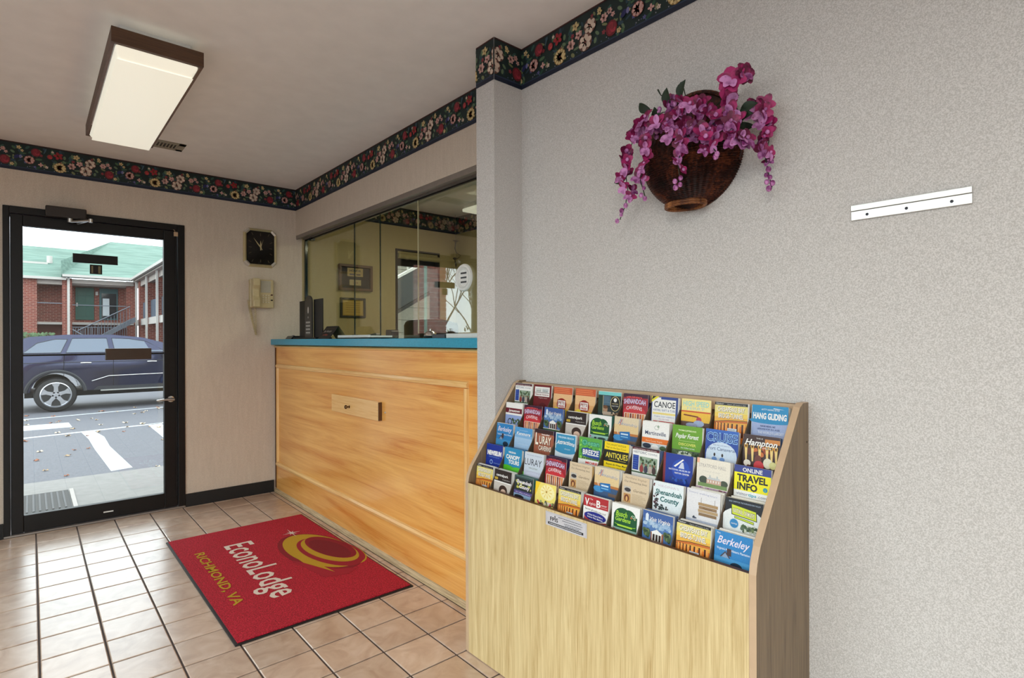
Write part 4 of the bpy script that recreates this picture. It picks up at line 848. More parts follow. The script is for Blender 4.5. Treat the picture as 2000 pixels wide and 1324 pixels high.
def travel(C):
    C.r(0, 0, 100, 229, W_).r(0, 0, 100, 19, L(50, 64, 140)).t('ONLINE', 50, 15.5, 11, W_, w=54, bold=.02).r(0, 19, 100, 66, L(240, 232, 20)).t('TRAVEL', 50, 41, 18, L(26, 28, 34), w=84, bold=.04).t('INFO', 37, 63, 18, L(26, 28, 34), w=56, bold=.04).e(86, 54, 6, 6, L(30, 150, 180)).t('i', 86, 58, 7, L(220, 230, 80)).t('visitor', 24, 78, 8, L(90, 96, 130), w=32).t('tips', 52, 78, 8, L(30, 160, 190), w=22, bold=.02).t('.com', 78, 78, 8, L(110, 116, 140), w=24).r(0, 84, 100, 229, L(70, 110, 160))
def news(C):
    C.r(0, 0, 100, 229, L(20, 50, 150)).t('NEWSEUM', 50, 42, 17, W_, w=86, bold=.07).t('WASHINGTON DC', 50, 52, 4, L(130, 170, 230), w=66).e(34, 70, 9, 9, L(150, 180, 226)).e(34, 70, 6, 6, L(20, 50, 150)).t('museum guide', 70, 74, 5, L(150, 180, 226), w=40)
def canopy(C):
    C.r(0, 0, 100, 229, L(40, 140, 190)).t('VIRGINIA', 44, 20, 7, W_, w=44, bold=.03).t('CANOPY', 50, 42, 16, W_, w=80, bold=.04).t('TOURS', 56, 60, 15, W_, w=62, bold=.04).e(20, 80, 40, 14, L(80, 180, 40)).e(80, 84, 40, 16, L(90, 190, 50)).r(0, 84, 100, 229, L(90, 180, 50))
def luray_v(C):
    C.r(0, 0, 100, 229, L(206, 216, 230)).t('discover historic', 50, 10, 4, L(120, 140, 170), w=80).t('LURAY', 46, 45, 25, L(50, 56, 70), w=88).t('VIRGINIA', 48, 58, 6, L(130, 140, 130), w=46).r(0, 66, 100, 229, L(196, 200, 220)).e(50, 78, 40, 8, L(206, 210, 230))
def beige_map(C):
    C.r(0, 0, 100, 229, L(216, 196, 166)).t('Northern Virginia', 50, 12, 7, L(150, 130, 110), w=78, shear=.3).t('Our Pioneering Sites', 50, 23, 6, L(110, 100, 90), w=84, shear=.2).r(8, 36, 34, 54, L(190, 186, 180)).e(22, 46, 12, 6, L(60, 56, 60)).t('Gardens', 68, 48, 8, L(130, 110, 90), w=48, shear=.4).r(8, 58, 34, 84, L(196, 150, 90)).e(20, 72, 9, 11, L(110, 50, 36)).e(20, 74, 4, 8, L(230, 180, 110)); lines(C, 40, 92, 56, 7, 4.4, L(180, 156, 120), 1)
def county(C):
    C.r(0, 0, 100, 229, L(226, 236, 240)).t('VIRGINIA\'S', 50, 15, 7, L(206, 190, 206), w=70).t('Shenandoah', 52, 36, 14, L(16, 100, 100), w=86, shear=.1, bold=.03).t('County', 56, 56, 15, L(16, 100, 100), w=62, shear=.1, bold=.03); speck(C, 0, 34, 24, 82, [L(50, 60, 60), L(90, 50, 60), L(40, 40, 50)], 26, 4, 6); speck(C, 0, 62, 56, 84, [L(60, 60, 60), L(40, 60, 60)], 24, 4, 7); speck(C, 0, 6, 8, 18, [L(110, 50, 50)], 5, 3)
def woodsign(C):
    C.r(0, 0, 100, 229, L(224, 224, 228)).t('historic walking tours', 48, 12, 5, L(150, 156, 190), w=84, rot=-.02).r(44, 20, 45, 38, L(110, 90, 70)).r(84, 20, 85, 38, L(110, 90, 70))
    for i in range(4): C.r(36+i % 2*2, 34+i*9, 94-i % 2*3, 42+i*9, [L(170, 140, 100), L(150, 120, 86), L(180, 152, 112), L(140, 112, 80)][i])
    C.t('Welcome', 64, 50, 5, L(100, 70, 50), w=28).e(26, 78, 7, 2.5, L(80, 90, 110)).e(24, 76, 3, 3, L(40, 50, 70)).r(0, 82, 100, 229, L(180, 190, 210))
def chimneys(C):
    C.r(0, 0, 100, 229, L(20, 24, 34)).t('BASE CAMP FOR THE SHENANDOAH VALLEY', 52, 10, 4, L(170, 190, 210), w=84).e(50, 62, 62, 42, L(226, 232, 232)).r(0, 62, 100, 229, L(226, 232, 232)); C.o([(16, 14), (84, 22), (86, 48), (18, 42)], L(40, 50, 30)).o([(18, 16), (82, 24), (84, 46), (20, 40)], L(206, 220, 50)).t('NATURAL CHIMNEYS', 50, 38, 12, L(90, 80, 70), w=58, bold=.06, rot=-.1).t('NATURAL CHIMNEYS', 50, 38, 11.5, L(240, 236, 210), w=57, bold=.01, rot=-.1).o([(26, 44), (78, 50), (78, 57), (26, 50)], L(40, 50, 30)).o([(27, 45), (77, 51), (77, 55.5), (27, 49)], L(190, 210, 60)).e(26, 64, 13, 13, L(200, 214, 220)).e(26, 64, 11.5, 11.5, L(40, 130, 190)).t('camp', 26, 66, 5, W_, w=16); speck(C, 40, 58, 98, 84, FOL+[L(200, 206, 190)], 40, 6, 9)
def county_dark(C):
    C.r(0, 0, 100, 229, L(40, 52, 54)).r(4, 0, 96, 6, L(60, 90, 90)); speck(C, 4, 6, 96, 50, [L(60, 110, 80), L(190, 190, 90), L(36, 50, 60), L(40, 40, 40)], 30, 7, 12); C.t('Shenandoah', 52, 26, 13, L(236, 230, 236), w=80, shear=.2, bold=.03).t('County', 56, 43, 13, L(236, 230, 236), w=56, shear=.2, bold=.03).r(0, 52, 100, 64, L(90, 80, 140)).t('the valley of plenty', 50, 61, 5, L(220, 210, 240), w=80).r(0, 64, 100, 229, L(140, 170, 200)).e(30, 74, 26, 7, L(40, 40, 44))
def yellow(C):
    C.r(0, 0, 100, 229, L(244, 226, 120)).o([(0, 0), (24, 0), (0, 50)], L(246, 206, 40)).e(60, 30, 34, 26, L(250, 240, 180))
    for i in range(10): a = i*.63; C.o([(56, 28), (56+26*math.cos(a), 28+22*math.sin(a)), (56+26*math.cos(a+.16), 28+22*math.sin(a+.16))], L(236, 206, 100))
    C.e(56, 28, 4, 4, L(190, 150, 60)); speck(C, 0, 56, 100, 92, [L(170, 90, 80), L(220, 210, 190), L(110, 90, 80), L(150, 170, 120), L(196, 60, 80), L(60, 60, 60)], 60, 6, 14)
def bazaar(C):
    C.r(0, 0, 100, 229, W_).r(0, 0, 100, 34, L(176, 40, 48)).t('The', 32, 12, 5, W_, w=12).t('V', 14, 30, 22, W_, w=18, bold=.03).t('irginia', 36, 27, 9, W_, w=26, shear=.3).t('B', 61, 30, 22, W_, w=17, bold=.03).t('azaar', 83, 23, 6, W_, w=24).r(70, 27, 96, 28.5, L(230, 150, 150)).t('See for all under one roof', 50, 46, 6, L(60, 60, 60), w=86, rot=-.05, shear=.3); C.o([(6, 56), (30, 74), (6, 90)], L(206, 80, 80)).o([(50, 80), (100, 70), (100, 90)], L(190, 60, 60)).o([(6, 70), (30, 90), (6, 90)], L(80, 40, 110)).e(50, 61, 44, 14, L(30, 40, 140)).t('Antique Shops & More', 50, 60, 5, W_, w=62, bold=.02, rot=-.05).t('Indoor Flea Market', 50, 68, 5, W_, w=62, bold=.02, rot=-.05)

ROWS = [  # top row first, far (left) pocket first: (cover, label words, stack thickness, colour of the sheets behind)
 [(jamestown, 'white and maroon brochure with family photo', .006, 0), (maroon, 'maroon brochure with white picture panel', .004, 1), (orange, 'orange brochure with red square badge, left of its twin', .004, 2), (orange, 'orange brochure with red square badge, right of its twin', .005, 2), (teal_badge, 'teal topped brochure with black badge', .004, 0), (caverns, 'red cavern brochure', .006, 3), (canoe, 'white CANOE brochure with yellow corner', .01, 4), (speed, 'yellow HIGH SPEED brochure', .005, 2), (bridge, 'yellow bridge-tunnel brochure', .008, 0), (gliding, 'turquoise HANG GLIDING brochure', .02, 0)],
 [(jamestown2, 'white brochure with maroon title band', .006, 0), (caverns, 'red cavern brochure', .006, 3), (monticello, 'blue sky brochure with white mansion', .008, 4), (park, 'brown and white brochure with portrait', .014, 0), (garden, 'white brochure with rounded green panel', .018, 5), (alex, 'cream brochure with blue ribbon tag', .012, 0), (martins, 'white town brochure with orange band', .02, 0), (poplar, 'plain green DISCOVER brochure', .014, 0), (cruise, 'blue CRUISE brochure', .012, 0), (hampton, 'dark brochure with brass trumpets', .014, 4)],
 [(berkeley, 'small blue brochure with script title', .01, 0), (kemper, 'pale blue brochure with white title', .01, 0), (luray_c, 'brown cavern brochure with tall cream letters', .012, 3), (attract, 'sky blue Attractions brochure', .006, 0), (breeze, 'green checked brochure with navy banner', .016, 5), (antiques, 'yellow and black ANTIQUES brochure', .016, 0), (jamestown, 'white brochure with blue strip and family photo', .02, 4), (museum, 'dark blue brochure with white spire', .012, 0), (strat, 'cream brochure with long mansion', .018, 0), (travel, 'yellow TRAVEL INFO brochure', .014, 4)],
 [(news, 'royal blue brochure with bold white title', .02, 3), (canopy, 'blue and green CANOPY TOURS brochure', .034, 6), (luray_v, 'pale blue brochure with large dark title', .024, 0), (caverns, 'red cavern brochure', .022, 3), (beige_map, 'beige gardens brochure', .01, 2), (alex, 'cream brochure with blue ribbon tag', .026, 0), (beige_map, 'beige gardens brochure', .014, 0), (county, 'white brochure with teal County title', .014, 0), (woodsign, 'white brochure with hanging wood sign', .03, 0), (chimneys, 'black topped brochure with lime banner', .036, 0)],
 [(bridge, 'yellow bridge-tunnel brochure', .034, 0), (park, 'brown and white brochure with portrait', .026, 0), (county_dark, 'dark green County brochure with purple band', .034, 5), (yellow, 'yellow sunburst brochure', .004, 2), (bridge, 'yellow bridge-tunnel brochure', .036, 0), (bazaar, 'red and white brochure with blue oval', .028, 0), (garden, 'white brochure with rounded green panel', .034, 0), (monticello, 'blue sky brochure with white mansion', .024, 4), (bridge, 'yellow bridge-tunnel brochure', .04, 0), (berkeley, 'wide blue brochure with script title', .038, 0)]]
ORD = ['first', 'second', 'third', 'fourth', 'fifth', 'sixth', 'seventh', 'eighth', 'ninth', 'tenth']
RN = ['top row', 'second row', 'middle row', 'fourth row', 'bottom row']
SHEET = [PAPER, mat('maroon_sheet', L(112, 30, 38), .4), mat('tan_sheet', L(216, 180, 120), .4), mat('navy_sheet', L(44, 34, 80), .4), mat('slate_blue_sheet', L(90, 112, 156), .4), mat('sea_green_sheet', L(60, 110, 100), .4), mat('blue_sheet', L(30, 110, 160), .4)]
_cm = {}
def cover_mesh(fn):
    if fn not in _cm: C = Cover(); fn(C); _cm[fn] = C.p.mb.mesh('cover_print', PRINT, (0, 0, 0))
    return _cm[fn]
_bm = {}
def sheet_mesh(th, m):
    key = (round(th, 4), m.name)
    if key not in _bm: q = MB(); q.box(-.05, .05, 0, th, -.229, 0); _bm[key] = q.mesh('brochure', m, (0, 0, 0))
    return _bm[key]
random.seed(5)
TI = math.radians(-5.5)
for ri, row in enumerate(ROWS):
    k = 4-ri
    for c, (fn, words, th, sc_) in enumerate(row):
        y = colY(c)+random.uniform(-.002, .002); z = ZK[k]+random.uniform(-.003, .003); x = XK[k]+.001
        rz = -HP+random.uniform(-.02, .02); lean = TI+random.uniform(-.003, .003)
        o = bpy.data.objects.new('brochure', sheet_mesh(.0014, PAPER)); COL.objects.link(o); o.location = (x, y, z); o.rotation_euler = (lean, 0, rz)
        tag(o, '%s, %s, %s from the left' % (words, RN[ri], ORD[c]), 'brochure', 'front brochures in the rack pockets')
        p = bpy.data.objects.new('cover_print', cover_mesh(fn)); COL.objects.link(p); p.parent = o; p.location = (0, -.0001, 0)
        th = min(th, .035); n = max(1, min(4, int(th/.007))); t_ = th/n; d = .0016
        for i in range(n):
            m = SHEET[sc_ if i else (0 if random.random() < .4 else sc_)]
            b = bpy.data.objects.new('brochure', sheet_mesh(t_-.0006, m)); COL.objects.link(b)
            b.rotation_euler = (lean, 0, rz); dz = random.uniform(-.0045, .0015)
            off = Vector((0, d, dz)); off.rotate(o.rotation_euler); b.location = Vector((x, y+random.uniform(-.002, .002), z))+off; d += t_
            tag(b, '%s copy behind the %s, %s, %s from left' % ((['single'], ['front', 'rear'], ['front', 'middle', 'rear'], ['front', 'second', 'third', 'rear'])[n-1][i], ' '.join(words.split()[:4]).rstrip(','), RN[ri], ORD[c]), 'brochure', 'copies behind the front brochure in %s pocket %s' % (RN[ri], ORD[c]))

# ------------------------------------------------------------------ wall basket with artificial flowers
bs = thing('wall_basket', (1.54, .96, 1.655), 'round dark brown wicker wall basket holding purple flowers', 'basket')
def wick(name, a, b, c_):
    k = NT(name); n1 = k.n('TexNoise', Scale=14.0, Detail=4.0); k.l(k.coords(), n1.inputs['Vector']); n2 = k.n('TexNoise', Scale=120.0); k.l(k.coords(), n2.inputs['Vector'])
    mx = k.n('Mix'); mx.inputs['Factor'].default_value = .4; k.l(n1.outputs['Fac'], mx.inputs[2]); k.l(n2.outputs['Fac'], mx.inputs[3])
    k.l(k.ramp(mx.outputs[0], [(.38, a), (.52, b), (.66, c_)]), k.b.inputs['Base Color']); k.b.inputs['Roughness'].default_value = .55; k.b.inputs['Specular IOR Level'].default_value = .3; return k.m
WK = wick('dark_wicker', L(20, 9, 7), L(54, 23, 15), L(116, 60, 34))
BC = (1.619, .96, 1.828); rx, ry, rz_ = .15, .165, .17
q = MB(); nu, nv = 132, 150; vs = []; fs = []
for i in range(nv+1):
    th = math.pi*(.30+.70*i/nv)           # from the opening down to the foot
    for j in range(nu+1):
        ph = HP+math.pi*j/nu
        w_ = 1+(.012*math.sin(i*math.pi/1.5)*math.cos(j*math.pi/3))*math.sin(th)**2+.016*math.cos(i*math.pi/1.5)
        dip = .035*math.sin(math.pi*j/nu)*(1-i/nv)
        vs.append((BC[0]+rx*w_*math.sin(th)*math.cos(ph), BC[1]+ry*w_*math.sin(th)*math.sin(ph), BC[2]+rz_*w_*math.cos(th)-dip))
for i in range(nv):
    for j in range(nu): a = i*(nu+1)+j; fs.append((a, a+1, a+nu+2, a+nu+1))
q.add(vs, fs); q.build('woven_body', WK, bs, smooth=True)
q = MB(); n = 40
q.prism([(BC[1]+.166*math.cos(2*math.pi*i/n), BC[2]+.01+.185*math.sin(2*math.pi*i/n)) for i in range(n)], 'x', 1.611, 1.6185); q.build('woven_back', WK, bs)
hp = [(1.606, BC[1]+.166*math.cos(a), BC[2]+.01+.186*math.sin(a)) for a in [-.35+3.84*i/30 for i in range(31)]]
MB().ring(hp, .0065, 8).build('hoop_rim', WK, bs, smooth=True)
rp = []
for j in range(31):
    ph = HP+math.pi*j/30; th = math.pi*.30; rp.append((BC[0]+rx*math.sin(th)*math.cos(ph), BC[1]+ry*math.sin(th)*math.sin(ph), BC[2]+rz_*math.cos(th)-.035*math.sin(math.pi*j/30)))
MB().ring(rp, .007, 8).build('front_rim', WK, bs, smooth=True)
FT = wick('tan_wicker', L(70, 36, 20), L(130, 80, 44), L(180, 124, 76))
for kk in range(2):
    MB().ring([(1.556+.045*math.cos(a), .955+.064*math.sin(a), 1.656+kk*.007) for a in [2*math.pi*i/30 for i in range(30)]], .0055, 8, closed=True).build('foot_ring', FT, bs, smooth=True)

def petal_mat(name, base, tip):
    k = NT(name); tcn = k.n('TexCoord'); n1 = k.n('TexNoise', Scale=70.0, Detail=3.0); k.l(tcn.outputs['Object'], n1.inputs['Vector'])
    oi = k.n('ObjectInfo'); ad = k.n('Math', _operation='ADD'); mr = k.n('MapRange'); mr.inputs[3].default_value = -.13; mr.inputs[4].default_value = .13
    k.l(oi.outputs['Random'], mr.inputs[0]); k.l(mr.outputs[0], ad.inputs[0]); k.l(n1.outputs['Fac'], ad.inputs[1])
    k.l(k.ramp(ad.outputs[0], [(.36, base), (.62, tip)]), k.b.inputs['Base Color']); k.b.inputs['Roughness'].default_value = .5; return k.m
PT1 = petal_mat('magenta_petal', L(92, 10, 52), L(170, 34, 104)); PT2 = petal_mat('lilac_petal', L(124, 44, 108), L(206, 138, 196))
STM = mat('dark_green_stem', L(26, 40, 22), .5); LFM = mat('dark_leaf', L(18, 38, 16), .5, var=.3, scale=18)
def petal(q, ang, ln, wd, lift, curl):
    ca, sa = math.cos(ang), math.sin(ang); o = len(q.v); vs = []; m_ = 4
    for i in range(m_+1):
        u = i/m_; w_ = wd*math.sin(math.pi*min(.93, u*.82+.12))**.8; r_ = ln*u; h_ = lift*u-curl*u*u
        for s_ in (-1, 0, 1): vs.append((r_*ca-s_*w_*sa, -(h_+(.22*w_ if s_ else 0)), r_*sa+s_*w_*ca))
    fs = []
    for i in range(m_):
        for j in range(2): a = i*3+j; fs.append((a, a+1, a+4, a+3))
    q.add(vs, fs)
def floret_mesh(v):
    q = MB()
    if v == 0:
        for i in range(5): petal(q, HP+2*math.pi*i/5, .021, .0085, .006, .002)
        q.c = 1
        for i in range(2): petal(q, -HP+(-.5 if i else .5), .024, .008, .015, .012)
        q.ball((0, -.006, 0), .004, 6)
    elif v == 1:
        for i in range(2): petal(q, HP+(-.7 if i else .7), .023, .010, .004, -.004)
        q.c = 1
        for i in range(2): petal(q, -HP+(-.45 if i else .45), .022, .0085, .012, .006)
        petal(q, HP, .014, .007, .014, 0)
    else:
        for i in range(4): petal(q, .5+2*math.pi*i/4, .017, .009, .013, .004)
        q.c = 1; q.ball((0, -.008, 0), .006, 6)
    return q.mesh('floret', [PT1, PT2], (0, 0, 0), True)
FM = [floret_mesh(i) for i in range(3)]
def big_mesh():
    q = MB()
    for i in range(6): petal(q, .3+2*math.pi*i/6, .034, .015, .008, .006)
    q.c = 1
    for i in range(3): petal(q, -HP+(i-1)*.9, .026, .010, .02, .01)
    return q.mesh('floret', [PT1, PT2], (0, 0, 0), True)
FB = big_mesh()
bud_q = MB(); bud_q.ball((0, 0, 0), .0075, 8, (1, 1, 1.15)); BUD = bud_q.mesh('bud', PT2, (0, 0, 0), True)
def leaf_mesh():
    q = MB(); vs = []; m_ = 7
    for i in range(m_+1):
        u = i/m_; w_ = .018*math.sin(math.pi*u)**.8; x_ = .075*u
        for s_ in (-1, 0, 1): vs.append((x_, -.012*math.sin(u*2.4)-(0 if s_ else -.004), s_*w_+.01*math.sin(u*3)))
    q.add(vs, [(i*3+j, i*3+j+1, i*3+j+4, i*3+j+3) for i in range(m_) for j in range(2)]); return q.mesh('leaf', LFM, (0, 0, 0), True)
LEAF = leaf_mesh()
random.seed(21)
SPR = [
 ('A', 1.50, [(1.061,1.935),(1.105,1.911),(1.13,1.854),(1.143,1.789),(1.135,1.736),(1.144,1.686),(1.168,1.64)], 15, 4, 'longest magenta wisteria spray drooping down the far left of the basket'),
 ('B', 1.47, [(.969,1.924),(1.021,1.887),(1.029,1.838),(1.04,1.792),(1.064,1.749),(1.041,1.676)], 13, 3, 'magenta wisteria spray hanging just inside the leftmost one'),
 ('C', 1.445, [(.875,1.833),(.897,1.8),(.911,1.759),(.906,1.717),(.908,1.685)], 5, 4, 'thin short spray hanging over the basket centre with lilac buds'),
 ('D', 1.46, [(.969,1.885),(.907,1.9),(.878,1.919),(.825,1.894),(.846,1.856),(.89,1.844),(.937,1.872)], 24, 2, 'dense pink purple cluster covering the middle of the basket opening'),
 ('E', 1.455, [(.84,1.827),(.796,1.849),(.758,1.835),(.748,1.801),(.725,1.786),(.773,1.808),(.815,1.801)], 19, 1, 'bright pink cluster at the right front edge of the basket'),
 ('F', 1.50, [(.81,1.92),(.774,1.937),(.752,1.975),(.74,1.95)], 3, 0, 'tallest magenta bloom standing above the basket rim'),
 ('G', 1.56, [(.741,1.892),(.709,1.896),(.692,1.858),(.706,1.831),(.695,1.792),(.706,1.752),(.698,1.706),(.687,1.66)], 16, 6, 'separate magenta spray drooping down the wall right of the basket'),
 ('H', 1.50, [(.93,1.955),(.97,1.945),(1.0,1.95),(1.03,1.94),(1.061,1.915),(.989,1.879)], 5, 20, 'lilac bud cluster at the upper left of the basket'),
 ('I', 1.44, [(.819,1.816),(.808,1.787),(.788,1.759),(.779,1.74)], 4, 2, 'short sprig hanging low at the right centre of the basket')]
def put(me, name, par, loc, rot, sc):
    o = bpy.data.objects.new(name, me); COL.objects.link(o); o.parent = par; o.location = Vector(loc)-wp(par); o.rotation_euler = rot; o.scale = (sc, sc, sc)
for key, X, path, nf, nb, lab in SPR:
    s0 = (X, path[0][0], path[0][1])
    t = thing('flower_spray', s0, lab, 'flowers', 'artificial flower sprays in the wall basket')
    root = (1.56, .93, 1.86) if key != 'G' else (1.57, .80, 1.86)
    pts = [root]+[(X, a, b) for a, b in path]
    MB().ring(pts, .0016, 5).build('stem', STM, t)
    P3 = [Vector((X, a, b)) for a, b in path]; seg = [(P3[i+1]-P3[i]).length for i in range(len(P3)-1)]; tot = sum(seg)
    def at(u):
        d_ = u*tot
        for i, s_ in enumerate(seg):
            if d_ <= s_ or i == len(seg)-1: return P3[i].lerp(P3[i+1], min(1, d_/s_))
            d_ -= s_
    hang = key in 'ABCGI'; fr = .76 if hang else 1.0
    for i in range(nf):
        u = (i+.5)/nf*fr; p = at(u); sp_ = .017 if hang else .024
        if key == 'C': sp_ = .008
        if key == 'H': sp_ = .03
        p = p+Vector((random.uniform(-.02, .012), random.uniform(-sp_, sp_), random.uniform(-sp_, sp_)))
        sc_ = random.uniform(1.1, 1.5)*(1-.3*u if hang else 1)
        me = FM[random.choice((0, 0, 1, 1, 2))]
        if key == 'F': me = FB; sc_ = 1.2-.12*i; p = [Vector((1.48, .762, 1.962)), Vector((1.49, .778, 1.925)), Vector((1.50, .735, 1.975))][i]
        put(me, 'floret', t, p, (random.uniform(-.6, .5), random.uniform(-.7, .7), -HP+.5+random.uniform(-.9, .9)), sc_)
    for i in range(nb):
        u = (.8+.2*(i+1)/nb) if hang else random.random(); p = at(u)
        off = .008 if hang else .024
        p = p+Vector((random.uniform(-.015, 0), (off if i % 2 else -off)*(random.uniform(.5, 1)), random.uniform(-off, off)*(.4 if hang else 1)))
        put(BUD, 'bud', t, p, (0, 0, random.random()*3), random.uniform(.85, 1.15))
    lv = {'H': [(1.06, 1.99, 2.4), (1.095, 1.93, 2.9)], 'D': [(.965, 1.965, 1.7), (.93, 1.97, 1.2)], 'E': [(.745, 1.865, .3), (.76, 1.85, .15)], 'A': [(1.155, 1.81, 3.5)], 'G': [(.75, 1.868, 2.8)], 'F': [(.80, 1.895, .9)], 'B': [(1.0, 1.93, 2.0)]}.get(key, [])
    for (ly, lz, la) in lv: put(LEAF, 'leaf', t, (X+.03, ly, lz-.01), (0, -la, -HP), .8)
    if key == 'H':
        for a, b in (((.975, 1.965), (1.05, 2.053)), ((.945, 1.98), (.966, 2.047))):
            MB().ring([(1.55, a[0], a[1]), (1.55, b[0]-.01, b[1]-.02), (1.55, b[0], b[1])], [.0016, .0016, .0030], 6).build('bare_twig', STM, t)
# ------------------------------------------------------------------ outdoors
GZ = -.25
ASPH = mat('asphalt', L(92, 94, 102), .75, var=.22, scale=55, bump=.5, bdist=.01)
CONC = mat('sidewalk_concrete', L(132, 131, 130), .8, var=.08, scale=14, bump=.2)
pk = structure('parking_lot', [(-60, 60, 4.88, 80, GZ-.1, GZ)], ASPH, 'grey asphalt parking lot outside the entrance door')
structure('lot_ground', [(-60, 60, -40, 4.88, GZ-.12, GZ-.02)], ASPH)
sw = structure('sidewalk', [(-8, 5, 4.87, 6.5, GZ, -.02)], CONC, 'concrete sidewalk slab outside the door')
WLN = mat('white_road_paint', L(176, 180, 186), .7, var=.08, scale=40)
def line(name, pts, m=WLN): MB().prism(pts, 'z', GZ, GZ+.003).build(name, m, pk)
line('painted_line', [(-6, 13.94-1.25), (-6, 12.8), (6, 15.25), (6, 15.14)])
line('painted_line', [(-6, 9.95), (-6, 10.06), (6, 12.62), (6, 12.5)])
line('painted_line', [(-3, 12.25), (.54, 12.18), (.52, 12.9), (-3, 12.95)])
line('painted_stripe', [(.62, 11.33), (.79, 11.36), (.86, 10.6), (.84, 9.6), (.9, 7.82), (.69, 7.76), (.66, 9.5), (.66, 10.5)])
line('painted_stripe', [(1.56, 11.6), (1.76, 11.65), (1.75, 7.9), (1.5, 7.9)])
LV = [mat('dry_leaf_%s' % n, L(*c), .7) for n, c in (('tan', (176, 150, 116)), ('rust', (150, 92, 62)), ('pale', (206, 190, 166)))]
def dl(m):
    q = MB(); P_ = []
    for i in range(10):
        a = 2*math.pi*i/10; r_ = .05 if i % 2 == 0 else .026; P_.append((r_*math.cos(a), r_*.8*math.sin(a), .006+.018*(i % 3 == 0)))
    q.add([(0, 0, .004)]+P_, [(0, i+1, (i+1) % 10+1) for i in range(10)]); return q.mesh('fallen_leaf', m, (0, 0, 0))
LM = [dl(m) for m in LV]
random.seed(33)
for i in range(48):
    y = random.uniform(7.4, 14.6); x = random.uniform(-.1, .19*y-.15)
    if i > 30: y = random.uniform(12.9, 14.8); x = random.uniform(-.1, 2.2)
    o = bpy.data.objects.new('fallen_leaf', LM[i % 3]); COL.objects.link(o); o.location = (x, y, GZ+.003); o.rotation_euler = (0, 0, random.random()*6)
    s_ = random.uniform(.6, 1.1); o.scale = (s_, s_, s_)
    zn = 'near the parked car' if y > 12.9 else ('between the white lines' if y > 10.2 else 'on the near asphalt beyond the sidewalk')
    cn = ('tan', 'rust', 'pale')[i % 3]; tag(o, '%s dry leaf lying %s%s' % (cn, zn, ', left part' if x < .085*y-.1 else ', right part'), 'leaf', '%s leaves %s%s' % (cn, zn, ', left' if x < .085*y-.1 else ', right'))
# mat outside
t = thing('outdoor_mat', (-.3, 5.64, -.02), 'black ribbed rubber mat on the sidewalk outside the door', 'mat')
box('mat_border', (-.9, .235, 5.3, 5.95, -.02, -.008), RUBBER, t)
for i in range(30): box('rib', (-.88+i*.037, -.868+i*.037, 5.33, 5.92, -.008, -.004), mat('rib_grey', L(70, 72, 76), .6) if i == 0 else bpy.data.materials['rib_grey'], t)
box('metal_edge', (.243, .27, 5.3, 6.0, -.02, -.012), GREYM, t)

# brick material for the far building
def brick_mat(name, s=1):
    k = NT(name); v = k.coords('Object'); sx = k.n('SeparateXYZ'); k.l(v, sx.inputs[0]); cb = k.n('CombineXYZ'); ad = k.n('Math', _operation='ADD'); k.l(sx.outputs[0], ad.inputs[0]); k.l(sx.outputs[1], ad.inputs[1]); k.l(ad.outputs[0], cb.inputs[0]); k.l(sx.outputs[2], cb.inputs[1])
    b = k.n('TexBrick', Scale=1.0, Color1=L(132, 62, 50), Color2=L(106, 46, 40), Mortar=L(150, 118, 106)); b.inputs['Brick Width'].default_value = .3; b.inputs['Row Height'].default_value = .11; b.inputs['Mortar Size'].default_value = .014
    k.l(cb.outputs[0], b.inputs['Vector']); k.l(b.outputs['Color'], k.b.inputs['Base Color']); k.b.inputs['Roughness'].default_value = .85; return k.m
BRK = brick_mat('red_brick')
def roof_mat():
    k = NT('green_shingle'); v = k.coords('Object', (1, 1, 1)); n = k.n('TexNoise', Scale=1.2, Detail=6.0); k.l(k.coords('Object', (.6, 2.5, 6)), n.inputs['Vector'])
    k.l(k.ramp(n.outputs['Fac'], [(.35, L(80, 108, 98)), (.65, L(106, 134, 124))]), k.b.inputs['Base Color']); k.b.inputs['Roughness'].default_value = .8; return k.m
ROOF = roof_mat(); TRIM = mat('cream_trim', L(164, 154, 148), .6); WT = mat('white_trim', L(184, 180, 176), .5)
DOORG = mat('green_door', L(18, 78, 66), .5); RAIL = mat('grey_rail', L(96, 102, 112), .5, .2); DARKW = mat('dark_window', L(28, 36, 42), .08); FRG = mat('teal_frame', L(40, 84, 88), .5)
WINR = mat('bright_window', L(190, 200, 206), .15)
bd = thing('motel_building', (0, 47, GZ), 'two storey brick motel with green roof across the parking lot', 'building')
F2, EV = 2.68, 5.15
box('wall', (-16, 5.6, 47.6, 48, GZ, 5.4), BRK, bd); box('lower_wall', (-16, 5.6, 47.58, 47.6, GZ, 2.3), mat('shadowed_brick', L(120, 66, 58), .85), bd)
box('walkway_slab', (-16, 5.4, 46.05, 47.6, 2.3, F2-.3), WT, bd); box('walkway_deck', (-16, 5.4, 46.0, 47.6, F2-.3, F2-.24), GREYM, bd)
for x0, x1 in ((-7.2, -6.5), (-.95, .32), (1.55, 2.05)):
    box('pillar', (x0, x1, 45.9, 46.5, GZ, 5.3), BRK, bd)
box('downspout', (1.8, 1.93, 45.72, 45.88, GZ, 5.3), WT, bd)
box('pillar', (5.0, 5.5, 46.2, 46.9, GZ, 5.3), BRK, bd)
box('beam', (-16, 1.6, 46.0, 46.3, 4.86, 5.14), TRIM, bd); box('beam', (2.05, 5.4, 46.0, 46.3, 4.98, 5.26), TRIM, bd); box('soffit', (-16, 5.4, 46.3, 47.6, 4.9, 5.0), TRIM, bd)
box('gutter', (-16, 1.75, 45.6, 45.8, 5.14, 5.3), WT, bd); box('gutter', (1.55, 5.2, 45.4, 45.6, 5.34, 5.5), WT, bd)
